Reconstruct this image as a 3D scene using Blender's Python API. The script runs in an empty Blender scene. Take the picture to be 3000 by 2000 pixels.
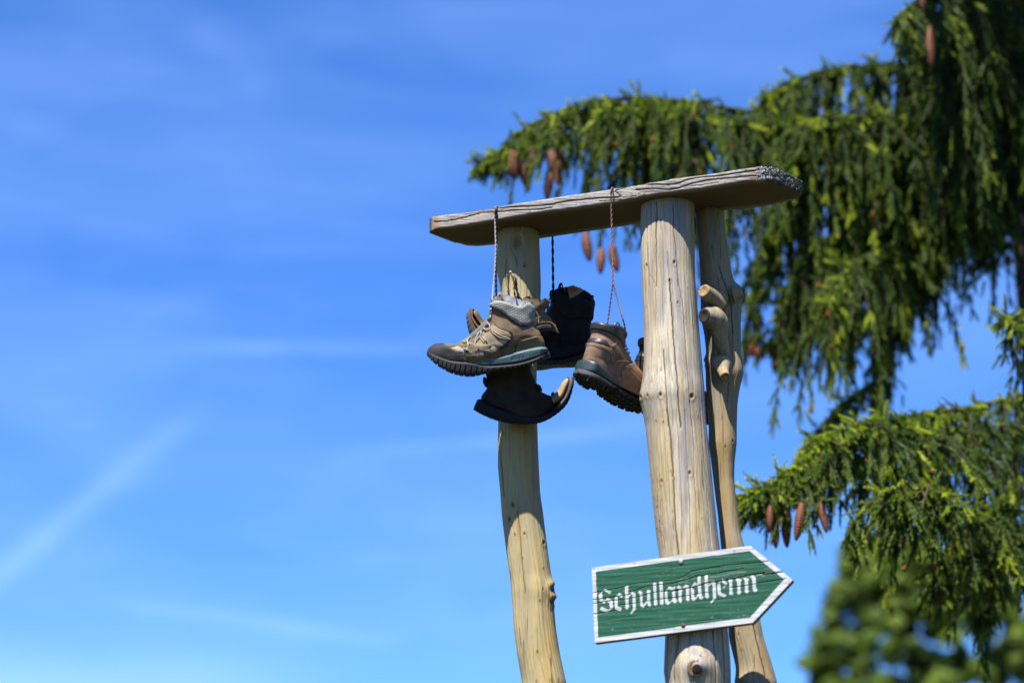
import bpy, math
import numpy as np
from mathutils import Vector, Matrix

S = bpy.context.scene
COL = S.collection
rng = np.random.default_rng(7)

# ------------------------------------------------------------------ camera
F = 85.0 / 36.0 * 3000.0            # focal length in photograph pixels
PITCH = math.radians(16.0)
CAM = np.array([0.0, 0.0, 1.6])
RX = np.array([1.0, 0.0, 0.0])
UP = np.array([0.0, -math.sin(PITCH), math.cos(PITCH)])
FW = np.array([0.0, math.cos(PITCH), math.sin(PITCH)])
cd = bpy.data.cameras.new('camera')
cam = bpy.data.objects.new('camera', cd)
COL.objects.link(cam)
cam.location = CAM
cam.rotation_euler = (math.radians(90) + PITCH, 0, 0)
cd.lens = 85
cd.sensor_width = 36
cd.clip_start = 0.05
cd.clip_end = 3000
cd.dof.use_dof = True
cd.dof.focus_distance = 5.98
cd.dof.aperture_fstop = 1.9
S.camera = cam

# ------------------------------------------------------------------ light
SUN_EL = math.radians(60.5)
SUN_AZ = math.radians(25.0)         # to the left of straight behind the camera
TO_SUN = Vector((-math.sin(SUN_AZ) * math.cos(SUN_EL), -math.cos(SUN_AZ) * math.cos(SUN_EL), math.sin(SUN_EL)))
sd = bpy.data.lights.new('sun', 'SUN')
sd.energy = 5.0
sd.angle = math.radians(0.53)
sd.color = (1.0, 0.955, 0.88)
sun = bpy.data.objects.new('sun', sd)
COL.objects.link(sun)
sun.rotation_euler = TO_SUN.to_track_quat('Z', 'Y').to_euler()
sun.location = (-3, -5, 12)

W = bpy.data.worlds.new('World')
S.world = W
W.use_nodes = True
nt = W.node_tree
nt.nodes.clear()


class NT:
    """small node-tree writer"""
    def __init__(s, tree):
        s.t = tree

    def n(s, typ, **kw):
        o = s.t.nodes.new(typ)
        for k, v in kw.items():
            if k.startswith('i_'):
                o.inputs[int(k[2:])].default_value = v
            else:
                setattr(o, k, v)
        return o

    def l(s, a, b):
        s.t.links.new(a, b)

    def put(s, sock, v):
        if hasattr(v, 'links') or hasattr(v, 'is_linked'):
            s.l(v, sock)
        else:
            sock.default_value = v

    def math(s, op, a, b=0.0, c=0.0, clamp=False):
        o = s.n('ShaderNodeMath', operation=op, use_clamp=clamp)
        s.put(o.inputs[0], a)
        s.put(o.inputs[1], b)
        if len(o.inputs) > 2:
            s.put(o.inputs[2], c)
        return o.outputs[0]

    def mix(s, f, a, b, mode='MIX'):
        o = s.n('ShaderNodeMix', data_type='RGBA', blend_type=mode)
        s.put(o.inputs[0], f)
        for sock, v in ((o.inputs[6], a), (o.inputs[7], b)):
            if isinstance(v, (tuple, list)):
                v = tuple(v) + ((1.0,) if len(v) == 3 else ())
            s.put(sock, v)
        return o.outputs[2]

    def noise(s, vec, scale, detail=4.0, rough=0.5, dist=0.0):
        o = s.n('ShaderNodeTexNoise')
        if vec is not None:
            s.l(vec, o.inputs['Vector'])
        o.inputs['Scale'].default_value = scale
        o.inputs['Detail'].default_value = detail
        o.inputs['Roughness'].default_value = rough
        o.inputs['Distortion'].default_value = dist
        return o.outputs['Fac']

    def ramp(s, f, stops):
        o = s.n('ShaderNodeValToRGB')
        cr = o.color_ramp
        while len(cr.elements) < len(stops):
            cr.elements.new(0.5)
        for e, (p, c) in zip(cr.elements, stops):
            e.position = p
            if isinstance(c, (int, float)):
                c = (c, c, c)
            e.color = tuple(c) + (1.0,)
        s.l(f, o.inputs[0])
        return o.outputs[0]

    def mapping(s, vec, scale=(1, 1, 1), loc=(0, 0, 0), rot=(0, 0, 0)):
        o = s.n('ShaderNodeMapping')
        o.inputs['Scale'].default_value = scale
        o.inputs['Location'].default_value = loc
        o.inputs['Rotation'].default_value = rot
        s.l(vec, o.inputs['Vector'])
        return o.outputs[0]


def raydir(u, v):
    return FW + RX * ((u - 1500.0) / F) + UP * ((1000.0 - v) / F)


def atY(u, v, Y):
    d = raydir(u, v)
    return CAM + d * (Y / d[1])


def atd(u, v, d):
    return CAM + raydir(u, v) * d


def atz(u, v, z):
    d = raydir(u, v)
    return CAM + d * ((z - CAM[2]) / d[2])


def project(P):
    q = np.asarray(P, float) - CAM
    dep = q @ FW
    return 1500.0 + F * (q @ RX) / dep, 1000.0 - F * (q @ UP) / dep, dep


# sky: clear blue with faint cirrus and three fading contrails
g = NT(nt)
sky = g.n('ShaderNodeTexSky', sky_type='NISHITA')
sky.sun_disc = False
sky.sun_elevation = SUN_EL
sky.sun_rotation = math.atan2(TO_SUN.x, TO_SUN.y)
sky.altitude = 300
sky.air_density = 1.0
sky.dust_density = 0.05
sky.ozone_density = 4.5
tc = g.n('ShaderNodeTexCoord')
sep = g.n('ShaderNodeSeparateXYZ')
g.l(tc.outputs['Generated'], sep.inputs[0])
ysafe = g.math('MAXIMUM', sep.outputs[1], 0.05)
px = g.math('DIVIDE', sep.outputs[0], ysafe)
pz = g.math('DIVIDE', sep.outputs[2], ysafe)


def gno(u, v):
    d = raydir(u, v)
    return d[0] / d[1], d[2] / d[1]


wob = g.noise(g.mapping(tc.outputs['Generated'], (30, 30, 30)), 1.0, 3)


def trail(a, b, w, strength):
    (x0, z0), (x1, z1) = gno(*a), gno(*b)
    L = math.hypot(x1 - x0, z1 - z0)
    tx, tz = (x1 - x0) / L, (z1 - z0) / L
    dx = g.math('SUBTRACT', px, x0)
    dz = g.math('SUBTRACT', pz, z0)
    al = g.math('ADD', g.math('MULTIPLY', dx, tx), g.math('MULTIPLY', dz, tz))
    ac = g.math('SUBTRACT', g.math('MULTIPLY', dx, -tz), g.math('MULTIPLY', dz, -tx))
    ac = g.math('ADD', ac, g.math('MULTIPLY', g.math('SUBTRACT', wob, 0.5), w * 1.6))
    e = g.math('POWER', 2.718, g.math('MULTIPLY', g.math('POWER', g.math('DIVIDE', ac, w), 2.0), -1.0))
    m1 = g.n('ShaderNodeMapRange', interpolation_type='SMOOTHSTEP')
    m1.inputs[1].default_value = -0.1 * L
    m1.inputs[2].default_value = 0.35 * L
    g.l(al, m1.inputs[0])
    m2 = g.n('ShaderNodeMapRange', interpolation_type='SMOOTHSTEP')
    m2.inputs[1].default_value = 1.1 * L
    m2.inputs[2].default_value = 0.65 * L
    g.l(al, m2.inputs[0])
    r = g.math('MULTIPLY', g.math('MULTIPLY', e, m1.outputs[0]), m2.outputs[0])
    r = g.math('MULTIPLY', r, g.math('MULTIPLY', wob, strength * 2.0))
    return r


tr = trail((-150, 1800), (600, 1190), 38 / F, 0.20)
tr = g.math('ADD', tr, trail((480, 1015), (1350, 1020), 17 / F, 0.16))
tr = g.math('ADD', tr, trail((960, 1335), (2050, 1240), 17 / F, 0.16))
tr = g.math('ADD', tr, trail((-500, 1990), (1000, 2030), 100 / F, 0.28))
tr = g.math('ADD', tr, trail((250, 1745), (1250, 1890), 24 / F, 0.14))
tr = g.math('ADD', tr, trail((560, 60), (820, 330), 60 / F, 0.05))
cir = g.noise(g.mapping(tc.outputs['Generated'], (3.2, 3.2, 9.0), (0.35, 0, 0.6), (0, 0.45, 0)), 2.2, 4, 0.5, 0.6)
cir = g.ramp(cir, [(0.42, 0.0), (0.85, 0.14)])
cir2 = g.noise(g.mapping(tc.outputs['Generated'], (1.6, 1.6, 5.0), (1.1, 0, 0.2), (0, -0.5, 0)), 3.0, 3, 0.5, 0.3)
cir2 = g.ramp(cir2, [(0.44, 0.0), (0.80, 0.13)])
fib = g.noise(g.mapping(tc.outputs['Generated'], (2.0, 2.0, 14.0), (0.2, 0, 0.9), (0, -0.55, 0)), 4.0, 5, 0.6, 1.2)
cir2 = g.math('ADD', cir2, g.math('MULTIPLY', g.ramp(fib, [(0.5, 0), (0.8, 1)]), 0.07))
cl = g.math('ADD', g.math('ADD', cir, cir2), tr, clamp=True)
hs = g.n('ShaderNodeHueSaturation')
hs.inputs['Hue'].default_value = 0.5
hs.inputs['Saturation'].default_value = 1.12
hs.inputs['Value'].default_value = 1.0
g.l(sky.outputs[0], hs.inputs['Color'])
skyc = g.mix(1.0, hs.outputs[0], (0.60, 0.90, 1.42), 'MULTIPLY')
skyc = g.mix(cl, skyc, (4.1, 6.4, 10.5))
bg = g.n('ShaderNodeBackground')
bg.inputs[1].default_value = 0.0557
g.l(skyc, bg.inputs[0])
wo = g.n('ShaderNodeOutputWorld')
g.l(bg.outputs[0], wo.inputs[0])

S.view_settings.view_transform = 'Standard'
S.view_settings.look = 'None'
S.view_settings.exposure = 1.45
S.view_settings.gamma = 1.0
S.view_settings.use_curve_mapping = False
S.render.engine = 'CYCLES'
S.cycles.use_denoising = True
S.cycles.max_bounces = 8


# ------------------------------------------------------------------ helpers
def wloc(o):
    p = np.zeros(3)
    while o is not None:
        p = p + np.array(o.location)
        o = o.parent
    return p


def link(name, data, parent=None, at=None):
    o = bpy.data.objects.new(name, data)
    COL.objects.link(o)
    if parent is not None:
        o.parent = parent
    if at is not None:
        o.location = np.asarray(at) - wloc(parent)
    return o


def mesh(name, V, F_, mat=None, smooth=True, attrs=None):
    V = np.asarray(V, float).reshape(-1, 3)
    me = bpy.data.meshes.new(name)
    if isinstance(F_, np.ndarray):
        F_ = [F_]
    F_ = [np.asarray(f) for f in F_ if len(f)]
    if not F_:
        F_ = [np.zeros((0, 3), int)]
    tot = sum(f.size for f in F_)
    npoly = sum(len(f) for f in F_)
    me.vertices.add(len(V))
    me.vertices.foreach_set('co', V.ravel())
    me.loops.add(tot)
    me.loops.foreach_set('vertex_index', np.concatenate([f.ravel() for f in F_]).astype(np.int32))
    me.polygons.add(npoly)
    sizes = np.concatenate([np.full(len(f), f.shape[1]) for f in F_]).astype(np.int32)
    starts = np.concatenate([[0], np.cumsum(sizes)[:-1]]).astype(np.int32)
    me.polygons.foreach_set('loop_start', starts)
    me.polygons.foreach_set('loop_total', sizes)
    me.update(calc_edges=True)
    me.polygons.foreach_set('use_smooth', np.full(npoly, smooth))
    if attrs:
        for k, a in attrs.items():
            at_ = me.attributes.new(k, 'FLOAT', 'POINT')
            at_.data.foreach_set('value', np.asarray(a, np.float32).ravel())
    if mat is not None:
        me.materials.append(mat)
    me.update()
    return me


def mk(name, V, F_, mat=None, parent=None, smooth=True, attrs=None, kind=None, origin=None, label=None):
    """one mesh object; V in world space"""
    V = np.asarray(V, float).reshape(-1, 3)
    base = wloc(parent)
    if parent is None and origin is None:
        origin = V.mean(0) if len(V) else base
    org = base if origin is None else np.asarray(origin)
    me = mesh(name, V - org, F_, mat, smooth, attrs)
    o = link(name, me, parent, org)
    if kind:
        o['kind'] = kind
    if label:
        o['label'] = label
    return o


def thing(name, label, cat, loc, group=None):
    o = link(name, None, None, loc)
    o.empty_display_size = 0.05
    o['label'] = label
    o['category'] = cat
    if group:
        o['group'] = group
    return o


def grid_faces(nr, nc, wrap=False, flip=False):
    i = np.arange(nr - 1)[:, None]
    j = np.arange(nc if wrap else nc - 1)[None, :]
    j2 = (j + 1) % nc
    a = i * nc + j
    b = i * nc + j2
    c = (i + 1) * nc + j2
    d = (i + 1) * nc + j
    f = np.stack([a, b, c, d], -1).reshape(-1, 4)
    return f[:, ::-1] if flip else f


def resample(P, n):
    P = np.asarray(P, float)
    s = np.concatenate([[0], np.cumsum(np.linalg.norm(np.diff(P, axis=0), axis=1))])
    t = np.linspace(0, s[-1], n)
    return np.stack([np.interp(t, s, P[:, k]) for k in range(P.shape[1])], -1)


def smoothline(P, n, it=2):
    """Catmull-Rom through the points, n samples evenly by control index"""
    P = np.asarray(P, float)
    m = len(P)
    Q = np.vstack([2 * P[0] - P[1], P, 2 * P[-1] - P[-2]])
    t = np.linspace(0, m - 1, n)
    i = np.clip(t.astype(int), 0, m - 2)
    f = (t - i)[:, None]
    p0, p1, p2, p3 = Q[i], Q[i + 1], Q[i + 2], Q[i + 3]
    return 0.5 * (2 * p1 + (p2 - p0) * f + (2 * p0 - 5 * p1 + 4 * p2 - p3) * f ** 2 + (3 * p1 - p0 - 3 * p2 + p3) * f ** 3)


def tube(P, r, k=8, cap=True, squash=None):
    """verts, faces of a tube along P with radius r (scalar or per point)"""
    P = np.asarray(P, float)
    n = len(P)
    r = np.broadcast_to(np.asarray(r, float), (n,))
    T = np.gradient(P, axis=0)
    T /= np.linalg.norm(T, axis=1)[:, None] + 1e-12
    N = np.zeros_like(P)
    a = np.array([0, 0, 1.0]) if abs(T[0][2]) < 0.9 else np.array([0, 1.0, 0])
    v = np.cross(T[0], a)
    v /= np.linalg.norm(v)
    for i in range(n):
        v = v - T[i] * (v @ T[i])
        v /= np.linalg.norm(v) + 1e-12
        N[i] = v
    B = np.cross(T, N)
    th = np.linspace(0, 2 * np.pi, k, endpoint=False)
    c, s_ = np.cos(th), np.sin(th)
    if squash is not None:
        s_ = s_ * squash
    V = P[:, None, :] + r[:, None, None] * (N[:, None, :] * c[None, :, None] + B[:, None, :] * s_[None, :, None])
    V = V.reshape(-1, 3)
    f = [grid_faces(n, k, True)]
    if cap:
        V = np.vstack([V, P[0], P[-1]])
        a0, a1 = n * k, n * k + 1
        j = np.arange(k)
        f.append(np.stack([np.full(k, a0), (j + 1) % k, j], -1))
        f.append(np.stack([np.full(k, a1), (n - 1) * k + j, (n - 1) * k + (j + 1) % k], -1))
    return V, f


def join(parts):
    Vs, quads, tris, off = [], [], [], 0
    for V, fs in parts:
        if isinstance(fs, np.ndarray):
            fs = [fs]
        for f in fs:
            if len(f) == 0:
                continue
            (quads if f.shape[1] == 4 else tris).append(f + off)
        Vs.append(V)
        off += len(V)
    out = []
    if quads:
        out.append(np.concatenate(quads))
    if tris:
        out.append(np.concatenate(tris))
    return np.concatenate(Vs), out


def seg_dist(P, poly, closed=False):
    """distance of 2D points to a polyline, and the arclength fraction"""
    P = np.asarray(P, float)
    poly = np.asarray(poly, float)
    if closed:
        poly = np.vstack([poly, poly[:1]])
    best = np.full(len(P), 1e9)
    for a, b in zip(poly[:-1], poly[1:]):
        ab = b - a
        t = np.clip(((P - a) @ ab) / (ab @ ab + 1e-12), 0, 1)
        d = np.hypot(P[:, 0] - a[0] - t * ab[0], P[:, 1] - a[1] - t * ab[1])
        best = np.minimum(best, d)
    return best


def inside(P, poly):
    P = np.asarray(P, float)
    poly = np.asarray(poly, float)
    r = np.zeros(len(P), bool)
    x, y = P[:, 0], P[:, 1]
    n = len(poly)
    for i in range(n):
        x0, y0 = poly[i]
        x1, y1 = poly[(i + 1) % n]
        if y0 == y1:
            continue
        c = ((y0 > y) != (y1 > y)) & (x < (x1 - x0) * (y - y0) / (y1 - y0) + x0)
        r ^= c
    return r


def sdist(P, poly):
    d = seg_dist(P, poly, True)
    return np.where(inside(P, poly), d, -d)


def normals_grid(V, wrap=True):
    """V (rows, cols, 3)"""
    du = np.gradient(V, axis=0)
    if wrap:
        dv = np.roll(V, -1, 1) - np.roll(V, 1, 1)
    else:
        dv = np.gradient(V, axis=1)
    n = np.cross(dv, du)
    return n / (np.linalg.norm(n, axis=-1, keepdims=True) + 1e-12)


def value_noise(P, scale, seed=0):
    """smooth pseudo-random field from a few sines, about -1..1"""
    r = np.random.default_rng(seed)
    out = 0
    for k in range(7):
        d = r.normal(size=3)
        d /= np.linalg.norm(d)
        out = out + np.sin((P @ d) * scale * (0.6 + 0.9 * r.random()) * 6.28 + r.random() * 6.28)
    return out / 3.5


# ------------------------------------------------------------------ materials
def mat_new(name, rough=0.7, spec=0.3):
    m = bpy.data.materials.new(name)
    m.use_nodes = True
    t = m.node_tree
    b = t.nodes['Principled BSDF']
    b.inputs['Roughness'].default_value = rough
    b.inputs['Specular IOR Level'].default_value = spec
    return m, NT(t), b


def bump(g, b, h, strength=0.3, dist=0.002):
    o = g.n('ShaderNodeBump')
    o.inputs['Strength'].default_value = strength
    o.inputs['Distance'].default_value = dist
    g.l(h, o.inputs['Height'])
    g.l(o.outputs[0], b.inputs['Normal'])


def attr(g, name):
    o = g.n('ShaderNodeAttribute')
    o.attribute_name = name
    return o.outputs['Fac']


KA = 0.55          # all paints, woods and leathers a little under mid tone; the exposure is set for them


def wood_mat(name, pale, ochre, grey, along='z', ochre_amt=0.5, seed=0.0, fine=1.0, grain_dark=0.55):
    m, g, b = mat_new(name, 0.72, 0.25)
    tc = g.n('ShaderNodeTexCoord')
    co = tc.outputs['Object']
    if along == 'z':
        sc = lambda a, l: (a, a, l)
    else:
        sc = lambda a, l: (l, a, a)
    n1 = g.noise(g.mapping(co, sc(24, 2.6), (seed, seed, seed)), 1.0, 5, 0.62, 0.5)
    n2 = g.noise(g.mapping(co, sc(14, 1.6), (seed + 5, 2, seed)), 1.0, 4, 0.6, 0.8)
    n3 = g.noise(g.mapping(co, sc(300 * fine, 9), (seed, 1, 3)), 1.0, 3, 0.65)
    n4 = g.noise(g.mapping(co, sc(95, 70), (seed, 9, 3)), 1.0, 5, 0.7)
    n5 = g.noise(g.mapping(co, sc(120, 1.5), (seed, 3, 7)), 1.0, 3, 0.6)
    c = g.mix(g.ramp(n1, [(0.43, 0), (0.57, 1)]), pale, grey)
    n6 = g.noise(g.mapping(co, sc(42, 3.2), (seed, 7, 1)), 1.0, 4, 0.6, 0.6)
    c = g.mix(g.ramp(n6, [(0.54, 0), (0.66, 0.55)]), c, tuple(x * 0.62 for x in grey))
    c = g.mix(g.math('MULTIPLY', g.ramp(n2, [(0.46, 0), (0.64, 1)]), ochre_amt), c, ochre)
    c = g.mix(g.ramp(n3, [(0.30, grain_dark), (0.52, 0)]), c, tuple(x * 0.45 for x in grey))
    c = g.mix(g.ramp(n5, [(0.30, 0.8), (0.37, 0)]), c, (0.08, 0.058, 0.04))
    c = g.mix(g.ramp(n4, [(0.25, 0.35), (0.5, 0)]), c, tuple(x * 0.6 for x in ochre))
    c = g.mix(g.ramp(n4, [(0.60, 0), (0.8, 0.35)]), c, (0.62, 0.6, 0.56))
    c = g.mix(attr(g, 'stain'), c, (0.36, 0.215, 0.065))
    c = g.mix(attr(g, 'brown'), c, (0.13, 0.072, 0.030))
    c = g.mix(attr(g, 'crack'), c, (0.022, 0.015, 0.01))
    c = g.mix(1.0, c, (KA, KA, KA), 'MULTIPLY')
    g.l(c, b.inputs['Base Color'])
    h = g.math('ADD', g.math('MULTIPLY', n3, 0.6), g.math('MULTIPLY', n4, 0.35))
    h = g.math('ADD', h, g.math('MULTIPLY', g.ramp(n5, [(0.27, 0), (0.36, 1)]), 0.6))
    bump(g, b, h, 0.45, 0.0016)
    return m


def simple_mat(name, col, rough=0.7, spec=0.3, var=0.25, scale=60, bmp=0.25, bscale=300, bdist=0.0008, dust=None, dust_amt=0.3):
    m, g, b = mat_new(name, rough, spec)
    tc = g.n('ShaderNodeTexCoord')
    co = tc.outputs['Object']
    n = g.noise(co, scale, 5, 0.6)
    k = g.ramp(n, [(0.3, 0), (0.7, 1)])
    c = g.mix(k, tuple(x * (1 - var) for x in col), tuple(min(1, x * (1 + var)) for x in col))
    if dust is not None:
        n2 = g.noise(co, scale * 0.45, 6, 0.7)
        c = g.mix(g.math('MULTIPLY', g.ramp(n2, [(0.45, 0), (0.65, 1)]), dust_amt), c, dust)
    c = g.mix(1.0, c, (KA, KA, KA), 'MULTIPLY')
    g.l(c, b.inputs['Base Color'])
    if bmp:
        bump(g, b, g.noise(co, bscale, 4, 0.65), bmp, bdist)
    return m


M = {}
M['wood_front'] = wood_mat('weathered pale log wood', (0.72, 0.63, 0.47), (0.64, 0.46, 0.16), (0.47, 0.425, 0.40), seed=1.3, ochre_amt=0.85, grain_dark=0.75)
M['wood_left'] = wood_mat('smooth yellow log wood', (0.66, 0.52, 0.255), (0.66, 0.42, 0.10), (0.52, 0.44, 0.25), seed=4.1, ochre_amt=0.6, grain_dark=0.30)
M['wood_back'] = wood_mat('brown grey log wood', (0.46, 0.36, 0.20), (0.46, 0.28, 0.08), (0.34, 0.29, 0.205), seed=8.7, ochre_amt=0.55, grain_dark=0.35)
M['wood_plank'] = wood_mat('silver grey plank wood', (0.47, 0.43, 0.395), (0.40, 0.31, 0.17), (0.37, 0.335, 0.315), along='x', seed=2.2, ochre_amt=0.20, grain_dark=0.6)
M['end_grain'] = simple_mat('dark weathered end grain', (0.13, 0.10, 0.06), 0.85, 0.2, 0.5, 90, 0.6, 200, 0.003)
M['core'] = simple_mat('dark rotten heartwood', (0.055, 0.040, 0.032), 0.9, 0.15, 0.5, 200, 0.9, 260, 0.003)
M['stub_wood'] = wood_mat('stub wood', (0.50, 0.42, 0.27), (0.45, 0.28, 0.09), (0.35, 0.30, 0.22), seed=6.0)
M['lichen'] = simple_mat('pale crusty lichen', (0.42, 0.43, 0.40), 0.95, 0.1, 0.35, 120, 0.6, 500, 0.002)
M['lichen_dark'] = simple_mat('dark dry lichen', (0.085, 0.085, 0.08), 0.95, 0.1, 0.5, 120, 0.6, 500, 0.002)
M['rust'] = simple_mat('rusty iron', (0.16, 0.06, 0.03), 0.7, 0.4, 0.4, 200, 0.4, 600)
M['steel'] = simple_mat('dull steel', (0.42, 0.42, 0.43), 0.45, 0.5, 0.2, 300, 0.1, 900)


# ------------------------------------------------------------------ ground
ZB = 3.54                                           # underside of the plank
gm, gg, gb = mat_new('meadow grass', 0.95, 0.1)
gt = gg.n('ShaderNodeTexCoord')
gn = gg.noise(gt.outputs['Object'], 0.6, 6, 0.65)
gn2 = gg.noise(gt.outputs['Object'], 14, 5, 0.7)
gc = gg.mix(gg.ramp(gn, [(0.35, 0), (0.65, 1)]), (0.020, 0.028, 0.010), (0.036, 0.040, 0.016))
gc = gg.mix(gg.ramp(gn2, [(0.4, 0), (0.7, 0.6)]), gc, (0.06, 0.047, 0.024))
gg.l(gc, gb.inputs['Base Color'])
R_ = 900.0
n_ = 41
gx = np.linspace(-1, 1, n_)
gx = np.sign(gx) * np.abs(gx) ** 2.2 * R_
X, Y = np.meshgrid(gx, gx)
Z = 0.03 * np.sin(X * 0.7) * np.cos(Y * 0.5) * np.clip(np.hypot(X, Y) / 20, 0, 1)
mk('ground', np.stack([X, Y, Z], -1), grid_faces(n_, n_), gm, kind='structure', origin=(0, 0, 0))


# ------------------------------------------------------------------ the log stand
Y_A = atz(1517, 684, ZB)[1]
Y_B = atz(1957, 605, ZB)[1]
Y_C = atz(2082, 622, ZB)[1]

stand = thing('log_stand', 'rustic frame of three pale debarked logs carrying a weathered plank', 'wooden frame', (0.35, Y_B, 0))


def z_of(v, Y):
    d = raydir(1500, v)
    return CAM[2] + d[2] * Y / d[1]


def build_post(name, rows, Y, mat, cracks, knots, bumps, n_front=210, n_back=40, dz=0.0035, label=None, stains=(), lean=None):
    rows = np.array(rows, float)                    # v, uL, uR
    ztop = ZB + 0.003
    zs_vis = np.arange(ztop, z_of(2030, Y), -dz)
    zs = np.concatenate([zs_vis, np.linspace(zs_vis[-1] - 0.05, -0.15, 24)])
    Ya = np.full_like(zs, Y) + (lean(ZB - zs) if lean else 0)
    q = np.stack([np.zeros_like(zs), Ya, zs], -1)
    _, vv, dep = project(q)
    vv_c = np.clip(vv, rows[0, 0], rows[-1, 0])
    uL = np.interp(vv_c, rows[:, 0], rows[:, 1])
    uR = np.interp(vv_c, rows[:, 0], rows[:, 2])
    # soften the corners of the traced outline
    k = np.exp(-np.linspace(-2, 2, 9) ** 2)
    k /= k.sum()
    nv = len(zs_vis)
    for arr in (uL, uR):
        pad = np.concatenate([np.full(4, arr[0]), arr[:nv], np.full(4, arr[nv - 1])])
        arr[:nv] = np.convolve(pad, k, 'valid')
    below = vv > 2020
    _, _, dep0 = project(np.array([0, Y, z_of(2020, Y)]))
    xc = ((uL + uR) / 2 - 1500) / F * dep
    r = (uR - uL) / 2 / F * dep
    ib = np.argmax(below)
    xc[below] = xc[ib - 1] + 0.03 * (1 - np.exp(-(zs[ib - 1] - zs[below]) / 0.4))
    r[below] = r[ib - 1] * (1 + 0.06 * (zs[ib - 1] - zs[below]))
    # angles: 0 = towards the camera
    th = np.concatenate([np.linspace(-1.75, 1.75, n_front, endpoint=False), np.linspace(1.75, 2 * np.pi - 1.75, n_back, endpoint=False)])
    nr, nc = len(zs), len(th)
    TH = np.broadcast_to(th[None, :], (nr, nc))
    ZZ = np.broadcast_to(zs[:, None], (nr, nc))
    seed = int(Y * 100)
    cyl = np.stack([np.sin(TH) * 0.3, np.cos(TH) * 0.3, ZZ], -1)
    lump = value_noise(cyl.reshape(-1, 3), 1.7, seed).reshape(nr, nc) * 0.0016
    grain = value_noise(np.stack([np.sin(TH) * 2.2, np.cos(TH) * 2.2, ZZ * 0.5], -1).reshape(-1, 3), 3.0, seed + 3).reshape(nr, nc) * 0.0006
    rr = r[:, None] + (lump + grain) * np.clip(np.cos(TH) + 0.3, 0, 1)
    P = np.stack([xc[:, None] + np.sin(TH) * rr, Ya[:, None] - np.cos(TH) * rr, ZZ], -1)
    pu, pv, _ = project(P.reshape(-1, 3))
    pu = pu.reshape(nr, nc)
    pv = pv.reshape(nr, nc)
    fr = (np.cos(TH) > -0.05)
    pp = np.stack([pu[fr], pv[fr]], -1)
    disp = np.zeros(len(pp))
    crack = np.zeros(len(pp))
    stain = np.zeros(len(pp))
    for pts, w, dpt in cracks:
        pts = np.array(pts, float)
        rsp = resample(pts, max(8, int(np.abs(np.diff(pts[:, 1])).sum() / 9)))
        rg = np.random.default_rng(int(pts[0, 0]))
        rsp[1:-1, 0] += rg.normal(0, 0.7, len(rsp) - 2)
        near = (pp[:, 0] > rsp[:, 0].min() - 12) & (pp[:, 0] < rsp[:, 0].max() + 12) & (pp[:, 1] > rsp[:, 1].min() - 9) & (pp[:, 1] < rsp[:, 1].max() + 9)
        if not near.any():
            continue
        d = seg_dist(pp[near], rsp)
        g_ = np.exp(-(d / w) ** 2)
        disp[near] = np.minimum(disp[near], -dpt * g_)
        crack[near] = np.maximum(crack[near], np.clip(g_ * 1.1 - 0.12, 0, 0.95) * np.clip(0.3 + (w - 0.9) * 0.9, 0.3, 1))
    for (u, v, rad, dark) in knots:
        d = np.hypot((pp[:, 0] - u), (pp[:, 1] - v) * 0.8)
        ring = np.exp(-((d - rad * 1.25) / (rad * 0.55)) ** 2)
        disp += 0.0011 * ring * (rad / 6) - 0.0032 * np.exp(-(d / (rad * 0.75)) ** 2) * (rad / 6)
        crack = np.maximum(crack, dark * np.exp(-(d / (rad * 0.72)) ** 4))
        stain = np.maximum(stain, 0.35 * np.exp(-(d / (rad * 2.2)) ** 2))
    for (u, v, su, sv, h) in bumps:
        disp += h * np.exp(-((pp[:, 0] - u) / su) ** 2 - ((pp[:, 1] - v) / sv) ** 2)
    for (u, v, su, sv, a) in stains:
        stain = np.maximum(stain, a * np.exp(-((pp[:, 0] - u) / su) ** 2 - ((pp[:, 1] - v) / sv) ** 2))
    D = np.zeros((nr, nc))
    C_ = np.zeros((nr, nc))
    St = np.zeros((nr, nc))
    D[fr] = disp
    C_[fr] = crack
    St[fr] = stain
    P[..., 0] += np.sin(TH) * D
    P[..., 1] -= np.cos(TH) * D
    V = P.reshape(-1, 3)
    V = np.vstack([V, [xc[0], Y, ztop]])
    top = len(V) - 1
    j = np.arange(nc)
    f = [grid_faces(nr, nc, True, True), np.stack([np.full(nc, top), j, (j + 1) % nc], -1)]
    o = mk(name, V, f, mat, stand, attrs={'crack': np.append(C_.ravel(), 0), 'stain': np.append(St.ravel(), 0)}, label=label)
    o['_r'] = 0
    del o['_r']
    return o, (zs, xc, r, vv)


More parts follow.
